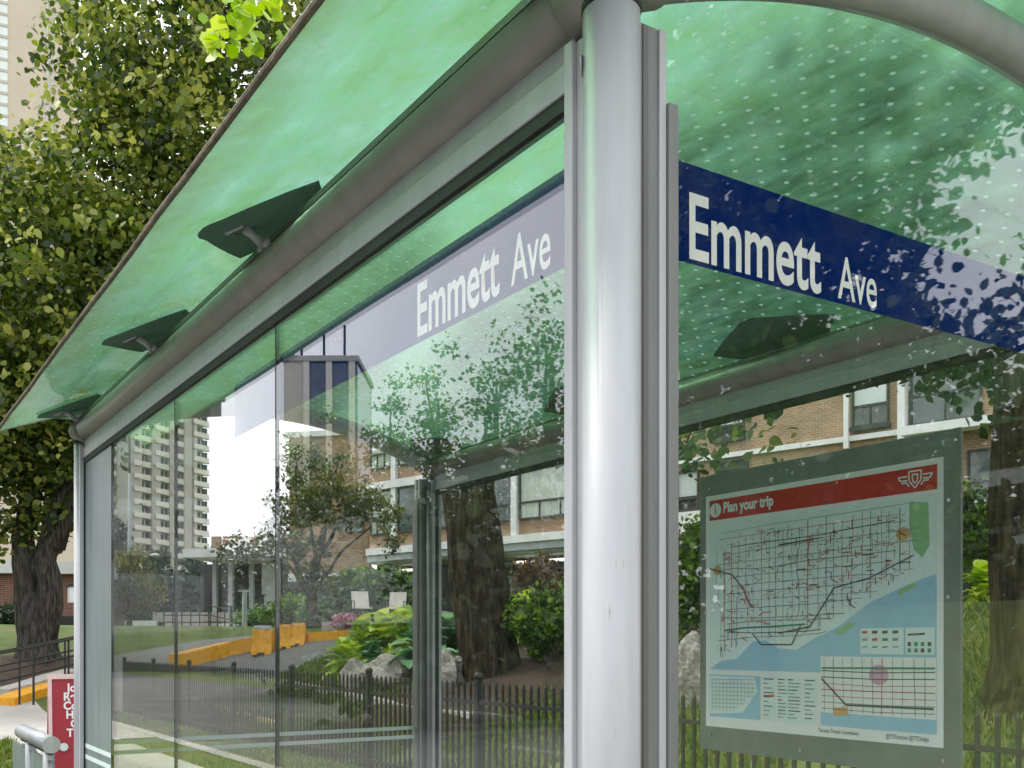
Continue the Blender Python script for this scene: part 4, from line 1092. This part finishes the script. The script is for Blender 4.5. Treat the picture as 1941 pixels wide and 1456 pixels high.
# yellow barrier blocks on the driveway
for i, (pxc, py0, py1, dd, w_, lab) in enumerate(((498, 1199, 1240, 31, .62, 'yellow barrier block with a grey top on the driveway kerb'), (541, 1197, 1228, 34, .42, 'left of the two small yellow barrier blocks by the driveway'), (566, 1194, 1222, 36, .42, 'right of the two small yellow barrier blocks by the driveway'))):
    b_ = ghit(pxc, py1); dd = (b_-CAM).dot(FWD); t_ = at(pxc, py0-6, dd); z0_ = b_.z - .03; w_ = w_*dd/32
    Y_ = empty('barrier_block', (b_.x, b_.y, z0_), lab, 'barrier')
    m = MB(); hgt = t_.z - z0_
    prof = [(-.30, 0), (.30, 0), (.27, .18), (.15, .45), (.12, 1), (-.12, 1), (-.15, .45), (-.27, .18)]
    m.extr([Vector((b_.x, b_.y, z0_)) - RIGHT*w_/2 + FWD*a_*.8 + Vector((0, 0, c_*hgt)) for a_, c_ in prof], RIGHT*w_)
    m.build('block', 'yellow_paint', Y_, bevel=.02)
    MB().obox(Vector((b_.x, b_.y, z0_ + hgt + .05)), RIGHT*w_*.42, FWD*.10, Vector((0,0,.048))).build('top', 'grey_trim' if i == 0 else 'yellow_paint', Y_, bevel=.01)
    MB().obox(Vector((b_.x, b_.y, z0_ + hgt*.06)) - FWD*.235, RIGHT*w_*.16, FWD*.012, Vector((0,0,hgt*.05))).build('lifting_slot', 'recess', Y_)
# entrance steps
st = at(365, 1221, 54)
STP = empty('entrance_steps', (st.x, st.y, 2.0), 'pale concrete steps and ramp wall before the entrance', 'steps')
for k in range(4):
    MB().obox(Vector((st.x, st.y, 2.05 + k*.16)) + FWD*k*.35, RIGHT*1.6, FWD*.6, Vector((0,0,.08))).build('step', 'concrete', STP)
MB().obox(Vector((st.x, st.y, 2.25)) + RIGHT*2.6 - FWD*1.2, RIGHT*.9, FWD*.12, Vector((0,0,.3))).build('ramp_wall', 'white_trim', STP)
MB().obox(Vector((st.x, st.y, 2.35)) - RIGHT*2.4 - FWD*.8, RIGHT*.8, FWD*.12, Vector((0,0,.35))).build('ramp_wall', 'white_trim', STP)
MB().obox(Vector((st.x, st.y, 2.95)) + FWD*2.4, RIGHT*2.6, FWD*.9, Vector((0,0,.25))).build('landing', 'concrete', STP)

# patio chairs
def chair(px, dd, rz, lab):
    q = at(px, 1221, dd); z = 2.14; C_ = empty('patio_chair', (q.x, q.y, z), lab, 'chair', 'patio chairs before the hedge')
    f = Vector((math.cos(rz), math.sin(rz), 0)); r_ = Vector((-f.y, f.x, 0)); c = Vector((q.x, q.y, z))
    MB().obox(c + Vector((0,0,.40)), f*.24, r_*.25, Vector((0,0,.015))).build('seat', 'chair_mesh', C_)
    bk = Vector((0,0,.24)) - f*.08
    MB().obox(c - f*.29 + Vector((0,0,.66)), bk, r_*.25, f*.012).build('backrest', 'chair_mesh', C_)
    for s_ in (-1, 1):
        MB().tube([c + r_*s_*.27 + f*.22, c + r_*s_*.27 + f*.20 + Vector((0,0,.6)), c + r_*s_*.27 - f*.22 + Vector((0,0,.62)), c + r_*s_*.27 - f*.30], .016, 8).build('arm_frame', 'iron', C_)
    if z - terrain(q.x, q.y) > .02:
        pass
    return C_
PATZ = 2.135
pa = at(722, 1221, 30.6)
o = MB().obox(Vector((pa.x, pa.y, PATZ - .33)), RIGHT*1.5, FWD*1.4, Vector((0,0,.325))).build('patio', 'concrete'); o['kind'] = 'structure'
fa = math.atan2(FWD.y, FWD.x)
chair(686, 30, fa + R(200), 'beige patio chair turned to the left, nearest the hedge middle')
chair(750, 30.4, fa + R(175), 'beige patio chair facing away beside the far rear post')
# ------------------------------------------------------------------ trees
def gpos(px, depth):
    q = at(px, CYP, depth); q.z = terrain(q.x, q.y); return q
def pxblobs(lst, depth, jit=1.5, sq=1.0):
    rg = random.Random(len(lst) * 7 + int(depth)); out = []
    for px, py, r in lst:
        d = depth + rg.uniform(-jit, jit); c = at(px, py, d); out.append((tuple(c), (r, r, r * sq)))
    return out
def tree(name, label, base, spine, radii, limbs, blobs, mat, dens, per, rc, size, bark='bark', group=None, seg=40, amp=.12, ktr=9, cat='tree', **kw):
    t = empty(name, base, label, cat, group)
    m = MB(); P = [Vector(p) for p in spine]; pts = []; rad = []
    for i in range(len(P) - 1):
        for k in range(14): pts.append(P[i].lerp(P[i+1], k/14)); rad.append(radii[i] + (radii[i+1]-radii[i])*k/14)
    pts.append(P[-1]); rad.append(radii[-1])
    z0 = pts[0].z
    rad = [r * (1 + .45 * max(0, 1 - (p.z - z0)/.7) ** 2) for p, r in zip(pts, rad)]
    m.tube(pts, rad, seg, wob=bark_wob(ktr, amp))
    tr = m.build('trunk', bark, t, smooth=True)
    if limbs:
        m = MB()
        for i, (p, q, r0, r1) in enumerate(limbs): limb(m, p, q, r0, r1, sd=i*3.3 + base[0])
        m.build('limbs', bark, tr, smooth=True)
    cl = blob_clumps(blobs, dens, rc)
    foliage('crown', mat, cl, per, rc, size, t, **kw)
    return t
# great linden on the left
b = gpos(72, 27); s1 = at(70, 1140, 27)
lb = pxblobs([(300,370,3.5),(60,560,4.0),(330,500,3.2),(430,130,4.0),(270,80,2.6),(70,800,1.9),(15,955,1.4),(95,940,1.25),(130,690,2.2),(560,-60,3.4),(-90,690,4.0),(-60,380,2.2),(250,230,1.3),(200,590,2.5)], 27, 1.6)
tops = [at(40, 1040, 27), at(108, 1040, 26.6)]
LT = tree('linden_tree', 'big linden with forked dark trunk filling the left of the view', b, [b - Vector((0,0,.3)), b + Vector((0,0,.7)), s1 + Vector((0,0,.25))], [.50, .46, .30],
     [(b + Vector((0,0,.5)) - RIGHT*.10, tops[0] + Vector((0,0,.6)), .40, .25), (b + Vector((0,0,.45)) + RIGHT*.10, tops[1] + Vector((0,0,.5)), .37, .2), (s1, at(72,1060,26.8), .2, .16),
      (tops[0], at(60, 500, 27), .24, .08), (tops[1], at(250, 400, 27), .2, .07), (at(72,1060,26.8), at(330, 560, 26), .15, .05), (at(60,700,27), at(-60,400,27), .12, .04), (at(200,520,27), at(430,100,27), .1, .03)],
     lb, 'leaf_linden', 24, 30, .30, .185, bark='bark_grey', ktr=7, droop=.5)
foliage('lime_sprays', 'hosta_lime', np.array([at(*p) for p in ((425,60,18),(450,30,18),(470,70,18),(510,20,18.2),(535,60,18),(405,75,18),(480,-10,18))]), 11, .17, .26, LT, ar=.42)  # larger lime green leaves of their own colour
# great tree with the leaning trunk behind the fence
b = TB.copy()
sp = [at(945, 1330, 17), at(925, 1230, 17), at(905, 1080, 17), at(888, 930, 17), at(880, 760, 17), at(900, 560, 17)]
tree('leaning_tree', 'thick furrowed trunk leaning left in the middle of the garden', (b.x, b.y, sp[0].z), sp, [.50, .47, .45, .42, .38, .22],
     [(sp[3]+Vector((0,0,.8)), at(1060,520,17), .2, .06), (sp[4], at(790,690,17.5), .14, .04), (sp[4], at(1010,380,17), .18, .05), (sp[5], at(1150,250,17), .14, .04), (sp[3]+Vector((0,0,1.2)), at(1190,640,16), .14, .04)],
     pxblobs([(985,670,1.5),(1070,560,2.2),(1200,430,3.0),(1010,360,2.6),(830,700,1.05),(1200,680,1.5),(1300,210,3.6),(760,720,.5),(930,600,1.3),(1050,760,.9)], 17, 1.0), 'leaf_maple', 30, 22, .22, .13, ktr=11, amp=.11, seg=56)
# right tree
b = gpos(1960, 9.6)
sp = [at(1970, 1500, 9.6), at(1962, 1240, 9.6), at(1950, 950, 9.6), at(1955, 720, 9.6), at(1900, 500, 9.7)]; sp[0].z = b.z - .2
tree('garden_tree', 'dark trunked tree at the right edge behind the map board', (b.x, b.y, b.z), sp, [.42, .36, .33, .31, .2],
     [(sp[3], at(1700,420,10.5), .17, .05), (sp[3], at(2150,500,10), .15, .05), (sp[4], at(1500,250,11), .14, .04), (sp[4], at(1850,100,10), .14, .05), (at(1700,420,10.5), at(1420,560,10.5), .05, .02), (at(1420,560,10.5), at(1400,800,10.5), .02, .008), (at(1420,560,10.5), at(1300,840,10.6), .02, .008)],
     pxblobs([(1760,470,1.3),(1900,300,1.8),(1640,260,1.9),(1480,330,1.9),(1400,90,2.3),(1880,610,.7),(1330,830,.30),(1440,800,.28),(1295,860,.28),(1400,780,.30),(2050,600,1.2),(1560,480,.9),(1360,520,1.2),(1790,650,.55),(1900,760,.35),(1650,-60,2.4),(1850,40,2.0)], 10.4, .8), 'leaf_maple', 46, 18, .15, .11, ktr=10, droop=.6)
# small gnarled tree before the entrance
b = gpos(592, 31); sp = [b - Vector((0,0,.2)), at(590,1130,31), at(600,1060,31), at(615,1000,31)]
tree('gnarled_tree', 'small twisted tree with open crown before the brick wing', b, sp, [.17, .14, .12, .08],
     [(sp[1], at(520,1010,31), .08, .03), (sp[2], at(680,950,31), .07, .02), (sp[2], at(560,900,31), .06, .02), (sp[3], at(640,880,31), .06, .02), (sp[1], at(700,1000,30.6), .06, .02), (sp[1], at(460,1040,31), .06, .02)],
     pxblobs([(600,900,.95),(640,960,.95),(560,960,.85),(690,960,.7),(530,1020,.75),(740,985,.45),(460,1045,.55),(580,1050,.6),(600,1100,.55),(430,1040,.4),(560,860,.6),(745,1030,.35)], 31, .5, .8), 'leaf_olive', 84, 24, .15, .11, bark='bark', seg=18, amp=.2)
# conifers and a willowy tree beyond the driveway
for i, (px, top, dd, r, lab) in enumerate(((225, 990, 70, 2.2, 'dark conifer close to the far post'), (300, 1040, 75, 2.4, 'dark conifer below the balcony tower, middle of three'), (365, 1045, 82, 2.4, 'dark conifer below the right edge of the balcony tower'))):
    b = gpos(px, dd); H_ = at(px, top, dd).z - b.z; bl = []
    for k in range(9):
        z = b.z + H_ * (.15 + .8*k/8); rr = r * (1.05 - k/9); bl.append(((b.x, b.y, z), (rr, rr, H_*.07)))
    tree('conifer', lab, b, [b, b + Vector((0,0,H_*.5)), b + Vector((0,0,H_*.97))], [.22, .15, .03], [], bl, 'leaf_conifer', 26, 16, .28, .34, bark='bark_grey', seg=10, group='conifers beyond the driveway', droop=.8)
b = gpos(245, 41)
tree('willow_shrub', 'yellow green drooping small tree beside the street lamp', b, [b, b+Vector((0,0,1.2)), b+Vector((0,0,2.4))], [.1,.08,.03], [],
     [((b.x,b.y,b.z+2.0),(1.0,1.0,.9)),((b.x,b.y,b.z+1.2),(1.2,1.2,.8)),((b.x+.2,b.y,b.z+2.7),(.6,.6,.5))], 'leaf_yellow', 60, 22, .18, .16, seg=10, droop=1.6, ar=.2)
# wood on the skyline
cl = []
rg = random.Random(11)
for i in range(90):
    px = rg.uniform(-700, 2500); dd = rg.uniform(150, 210); c = at(px, CYP, dd); cl.append(((c.x, c.y, 4 + rg.uniform(0, 3.5)), (5, 5, 4)))
o = foliage('distant_wood', 'leaf_maple', blob_clumps(cl, 1.6, 1.2), 14, .9, 1.1, None, kind='stuff'); tag(o, 'dark band of far trees on the skyline', 'wood')

# trees and a tower across the road: they stand in the glass as reflections
def mir_front(px, py, dd): q = at(px, py, dd); return Vector((q.x, -q.y, q.z))
def mir_end(px, py, dd): q = at(px, py, dd); return Vector((-q.x, q.y, q.z))
def simple_tree(name, lab, b, top, r, mat, group, dens=14, size=.24, n=9, rc=.4, per=18, lowz=.35):
    rg = random.Random(int(abs(b.x)*10)); bl = []
    H_ = top - b.z
    for k in range(n):
        f = lowz + (1-lowz)*k/(n-1); rr = r*math.sin(math.pi*min(.97, .22 + .72*(k/(n-1))))*rg.uniform(.6, .8)
        a = rg.uniform(0, 6.28); o_ = r*.45*rg.random()
        bl.append(((b.x+o_*math.cos(a), b.y+o_*math.sin(a), b.z+H_*f-rr*.45), (rr, rr, rr*.75)))
    L_ = [(b+Vector((0,0,H_*.35)), Vector(x[0]), .12, .03) for x in bl[2::2]]
    return tree(name, lab, b, [b, b+Vector((0,0,H_*.4)), b+Vector((0,0,H_*.85))], [.28, .2, .05], L_, bl, mat, dens, per, rc, size, bark='bark_grey', seg=12, group=group)
GR = 'trees across the road'
for i, (px, py, dd, r) in enumerate(((1045, 560, 25, 1.8), (940, 650, 30, 2.1), (830, 660, 38, 2.3), (740, 715, 47, 2.6), (640, 790, 58, 2.8), (560, 815, 66, 2.4))):
    q = mir_front(px, py, dd); b = Vector((q.x, q.y, -.14))
    simple_tree('roadside_tree', 'leafy roadside tree across the road, %s from the shelter' % ('first', 'second', 'third', 'fourth', 'fifth', 'sixth')[i], b, q.z, r, 'leaf_maple', GR, lowz=.12, n=12, dens=(44, 40, 30, 24, 18, 16)[i], size=(.12, .13, .15, .18, .22, .24)[i], rc=.28, per=22)
for i, (px, py, dd, r) in enumerate(((660, 960, 34, 3.0), (860, 860, 22, 2.8), (430, 1000, 66, 2.4), (490, 1015, 60, 2.2), (545, 1000, 55, 2.2))):  # unseen dark trees added to keep reflected sky off the panes
    q = mir_front(px, py, dd); b = Vector((q.x, q.y, -.14))
    simple_tree('added_dark_tree', 'dense dark tree added across the road, %s of its row' % ('second', 'nearest', 'farthest', 'fourth', 'third')[i], b, q.z, r, 'leaf_conifer', 'added dark trees across the road', lowz=.06, n=14, size=.34, rc=.5, dens=13)
cl = []; rg = random.Random(5)
for i in range(150): cl.append(((-130 + i*1.25 + rg.uniform(-.5,.5), -25 + rg.uniform(-2,2), rg.uniform(.6, 4.6)), (2.2, 1.6, 1.9)))
o = foliage('added_thicket', 'leaf_conifer', blob_clumps(cl, 11, .5), 16, .42, .5, None, kind='stuff'); tag(o, 'dense dark thicket added across the road to block reflected sky', 'thicket')  # thicket added out of view to darken the reflections in the panes
q0 = mir_front(398, 1221, 62); q1 = mir_front(150, 1221, 62); ztop = at(300, 735, 62).z
DO = empty('added_dark_block', ((q0.x+q1.x)/2, (q0.y+q1.y)/2, -.14), 'added dark block across the road that keeps sky reflections off the glass', 'building')  # unseen dark block, added to keep sky reflections out of the front panes
dv = (q1-q0); dv.z = 0; LD = dv.length; dv.normalize(); nv = Vector((-dv.y, dv.x, 0)); nv = nv if nv.dot(CAM-q0) > 0 else -nv; mid = (q0+q1)/2
MB().obox(Vector((mid.x, mid.y, ztop/2-.1)) - nv*1.2, dv*LD/2, nv*1.2, Vector((0,0,ztop/2))).build('wall', 'recess', DO)
MB().obox(Vector((mid.x, mid.y, ztop)) - nv*1.2, dv*(LD/2+.2), nv*1.4, Vector((0,0,.25))).build('parapet', 'brown_awning', DO)
for k in range(4):
    for j in range(4):
        MB().obox(Vector((mid.x, mid.y, 2.2 + k*3.6)) + dv*LD*(-.36 + j*.24) + nv*.02, dv*.8, nv*.03, Vector((0,0,.8))).build('window', 'window_glass', DO)
tq = mir_front(600, 712, 125); tdir = (mir_front(560, 1221, 125) - mir_front(700, 1221, 125)); tdir.z = 0; tdir.normalize(); tn = Vector((-tdir.y, tdir.x, 0))
if tn.dot(CAM - tq) < 0: tn = -tn
TW = empty('slab_tower', (tq.x, tq.y, 0), 'dark glazed slab tower with pale fins across the road', 'building')
c = Vector((tq.x, tq.y, tq.z/2))
MB().obox(c - tdir*1.6, tdir*4.2, tn*6, Vector((0,0,tq.z/2))).build('wall', 'window_glass', TW)
for k in range(3):
    MB().obox(c - tdir*1.6 + tdir*(-3.6 + k*2.6) + tn*6.2, tdir*.34, tn*.3, Vector((0,0,tq.z/2))).build('fin', 'tower_white', TW)
MB().obox(c + tdir*1.5 + tn*6.1, tdir*1.1, tn*.25, Vector((0,0,tq.z/2))).build('end_bay', 'tower_concrete', TW)
MB().obox(Vector((tq.x, tq.y, tq.z+.3)) - tdir*1.6, tdir*4.4, tn*6.6, Vector((0,0,.3))).build('parapet', 'tower_grey', TW)
for k in (-2, -1, 1.6, 4): MB().tube([Vector((tq.x,tq.y,tq.z)) - tdir*k + tn*4, Vector((tq.x,tq.y,tq.z+3.2+.4*k)) - tdir*k + tn*4], .16, 8).build('aerial', 'iron', TW)
# trees of the side garden, mirrored in the end glass
def side_tree(px, dd, lab, lst, dens, jit=1.0, size=.16):
    q = mir_end(px, 1221, dd); b = Vector((q.x, q.y, terrain(q.x, q.y))); bl = []
    for c, r in pxblobs(lst, dd, jit): bl.append(((-c[0], c[1], c[2]), r))
    H_ = max(c[2] for c, r in bl) - b.z
    tree('side_garden_tree', lab, b, [b, b+Vector((0,0,H_*.35)), b+Vector((0,0,H_*.85))], [.3,.22,.06], [(b+Vector((0,0,H_*.3)), Vector(c), .1, .03) for c, r in bl[::2]], bl, 'leaf_maple', dens, 20, .24, size, bark='bark_grey', seg=14, group='side garden trees')
side_tree(1420, 13, 'dense leafy tree in the side garden, nearest to the shelter end', [(1300,100,1.7),(1430,20,1.9),(1560,120,1.7),(1350,330,1.6),(1500,330,1.6),(1280,560,1.3),(1420,560,1.4),(1560,540,1.2),(1330,780,1.2),(1480,760,1.2),(1620,300,1.1),(1700,60,1.6),(1850,40,1.3),(1780,170,.8),(1950,120,1.0),(1240,300,1.5)], 34)
side_tree(1700, 16, 'thinner leafy tree in the side garden, second from the shelter end', [(1640,640,1.1),(1720,760,1.3),(1740,440,.5),(1850,660,.8),(1600,820,1.5),(1750,900,1.6),(1900,860,1.6),(1960,740,1.2),(2050,600,1.5),(1820,760,1.0)], 20, .8)
side_tree(1850, 19, 'bushy tree in the side garden, farthest from the shelter end', [(1300,950,2),(1500,950,2),(1700,1000,2),(1900,1000,2),(2100,950,2.2),(1400,1120,2),(1600,1120,2),(1800,1120,2),(2000,1120,2)], 22, 1.0, .22)

# ------------------------------------------------------------------ shrubs and garden plants
def shrub(name, lab, px, dd, w_, h_, mat, dens=70, per=20, rc=.12, size=.09, group=None, base=None, n=6, cat='shrub', **kw):
    b = gpos(px, dd) if base is None else base; rg = random.Random(int(px)); S_ = empty(name, b, lab, cat, group)
    bl = []
    for k in range(n):
        a = rg.uniform(0, 6.28); o_ = w_*.28*rg.random()**.5; rr = rg.uniform(.5, .72)
        bl.append(((b.x+o_*math.cos(a), b.y+o_*math.sin(a), b.z + h_*(.3+.42*k/(n-1))), (w_*.36*rr*1.4, w_*.36*rr*1.4, h_*.28)))
    m = MB()
    for k in range(7):
        a = rg.uniform(0, 6.28); m.tube([b - Vector((0,0,.05)), b + Vector((math.cos(a)*w_*.15, math.sin(a)*w_*.15, h_*.4)), b + Vector((math.cos(a)*w_*.3, math.sin(a)*w_*.3, h_*.8))], [.02,.014,.005], 6)
    m.build('stems', 'bark', S_)
    foliage('leaves', mat, blob_clumps(bl, dens, rc, shell=.3), per, rc, size, S_, **kw); return S_
shrub('shrub', 'bright green rounded shrub right of the leaning trunk', 1040, 16.5, 1.35, 1.45, 'leaf_bush', 120, 22)
shrub('shrub', 'tall green shrub between the near post and the map board', 1306, 14.5, 1.1, 2.1, 'leaf_bush', 130, 22)
shrub('shrub', 'dense green shrub just right of the map board', 1856, 14.0, .95, 1.75, 'leaf_bush', 130, 22)
shrub('shrub', 'rust coloured shrub under the house overhang', 1015, 25, 1.5, 1.6, 'leaf_rust', 90, 20, .14, .10)
shrub('shrub', 'pale leafy shrub beside the gnarled tree', 545, 33, 1.9, .95, 'leaf_bush', 80, 20, .14, .12)
shrub('shrub', 'low leafy shrub left of the patio', 610, 32, 1.5, .85, 'leaf_hedge', 80, 20, .14, .12)
shrub('shrub', 'pink flowering plant before the patio chairs', 662, 29, 1.0, .42, 'flowers', 120, 20, .10, .07)
shrub('shrub', 'dark low shrub by the entrance path', 480, 44, 1.8, .9, 'leaf_hedge', 60, 18, .16, .14)
shrub('shrub', 'dark shrub at the foot of the brick annex', 20, 35, 2.6, .7, 'leaf_conifer', 50, 18, .16, .14)
# clipped hedge behind the chairs
hb = gpos(712, 32.5); Hd = empty('hedge', hb, 'clipped dense hedge behind the beige patio chairs', 'hedge')
hc = Vector((hb.x, hb.y, 0)); hz0 = 2.1; hz1 = at(712, 1080, 32.5).z
m = MB(); m.ell(hc + Vector((0,0,(hz0+hz1)/2)), (.38, .38, (hz1-hz0)/2*.6), 16, 10, .2); core = m.build('core', 'leaf_conifer', Hd, smooth=True)
m = core.data; at_ = m.attributes.new('tint', 'FLOAT', 'FACE'); at_.data.foreach_set('value', [.1]*len(m.polygons))
bl = [(tuple(hc + RIGHT*k*.42 + Vector((0,0,z))), (.42,.42,.34)) for k in (-2.6,-1.7,-.8,0,.8,1.7,2.6,3.4) for z in (hz0+.3, hz0+.85, hz1-.36 - (.25 if abs(k) > 2.4 else 0))]
foliage('leaves', 'leaf_hedge', blob_clumps(bl, 230, .1, .5), 16, .10, .15, Hd)

# hostas: each leaf a blade of its own
def hosta_leaf(mat, tint, L_, W_):
    V = []; F = []
    for i, (t, wd, z) in enumerate(((0,.02,0),(.15,.16,.16),(.35,.5,.30),(.6,.52,.30),(.82,.3,.2),(1,.0,.04))):
        V += [(t*L_, -wd*W_, z*L_ + wd*.10*L_), (t*L_, 0, z*L_ - .01), (t*L_, wd*W_, z*L_ + wd*.10*L_)]
    for i in range(5):
        F += [(3*i, 3*i+3, 3*i+4, 3*i+1), (3*i+1, 3*i+4, 3*i+5, 3*i+2)]
    me = bpy.data.meshes.new('leaf'); me.from_pydata(V, [], F); a = me.attributes.new('tint', 'FLOAT', 'FACE'); a.data.foreach_set('value', [tint]*len(F))
    me.polygons.foreach_set('use_smooth', [True]*len(F)); me.materials.append(MAT[mat]); return me
HL = {'lime': [hosta_leaf('hosta_lime', t, .42, .24) for t in (.2, .5, .8, .95)], 'blue': [hosta_leaf('hosta_blue', t, .46, .30) for t in (.2, .5, .75, .95)]}
def hosta(px, py, dd, kind, lab, n=40, sc=1.0):
    b = at(px, py, dd); gz_ = terrain(b.x, b.y); b.z = gz_
    h = empty('hosta', b, lab, 'hosta', 'hostas along the garden edge'); rg = random.Random(int(px*3+py))
    for k in range(n):
        o = bpy.data.objects.new('leaf', HL[kind][rg.randrange(4)]); COL.objects.link(o); o.parent = h
        f = k / n; o.rotation_euler = (rg.uniform(-.25,.25), -1.0 + 1.25*f + rg.uniform(-.15,.15), k*2.4 + rg.uniform(-.3,.3))
        s_ = sc*rg.uniform(.75, 1.15); s_ *= 1.05; o.scale = (s_, s_, s_); o.location = (rg.uniform(-.05,.05), rg.uniform(-.05,.05), .06 + .42*sc*(1-f)); WLOC[o] = b + o.location
for px, py, dd, k, lab, sc in ((655,1250,21,'lime','lime hosta at the left end of the garden edge',1.1),(690,1240,22,'lime','second lime hosta from the left end of the garden edge',1.25),(728,1235,22,'lime','lime hosta in the middle of the garden edge',1.35),
    (765,1240,21.5,'lime','lime hosta close to the far rear post',1.3),(800,1230,19,'blue','blue green hosta just right of the far rear post',1.3),(842,1225,19.5,'blue','blue green hosta left of the leaning trunk',1.2),
    (990,1200,19,'lime','lime hosta right of the leaning trunk',1.2),(1862,1180,13,'lime','pale hosta between the map board and the right tree',.72),(710,1262,20.5,'blue','low green hosta in front of the boulder',.8),(850,1262,17.5,'blue','small green hosta at the foot of the leaning trunk',.8)):
    hosta(px, py, dd, k, lab, sc=sc)
# boulders
def rock(px, py0, py1, dd, w_, lab, sd):
    t_ = at(px, py0, dd); b = at(px, py1, dd); z0 = min(b.z, terrain(b.x, b.y)) - .08; h_ = t_.z - z0
    m = MB(); m.ell((b.x, b.y, z0 + h_*.5), (w_, w_*.7, h_*.52), 22, 14, .35, sd, 1.9); o = m.build('boulder', 'rock', smooth=False, origin=(b.x, b.y, z0))
    tag(o, lab, 'rock', 'boulders along the garden edge')
rock(740, 1242, 1272, 19.3, .70, 'long grey boulder under the lime hostas', 1)
rock(672, 1252, 1272, 19.8, .34, 'smaller grey boulder at the left end of the garden edge', 2)
rock(850, 1238, 1266, 17, .34, 'flat boulder left of the leaning trunk base', 3)
rock(1312, 1212, 1240, 12.5, .26, 'boulder below the tall shrub beside the near post', 4)
rock(640, 1135, 1180, 36, .8, 'pale boulder left of the hedge', 5)
rock(575, 1140, 1185, 37, .7, 'pale boulder under the gnarled tree', 6)
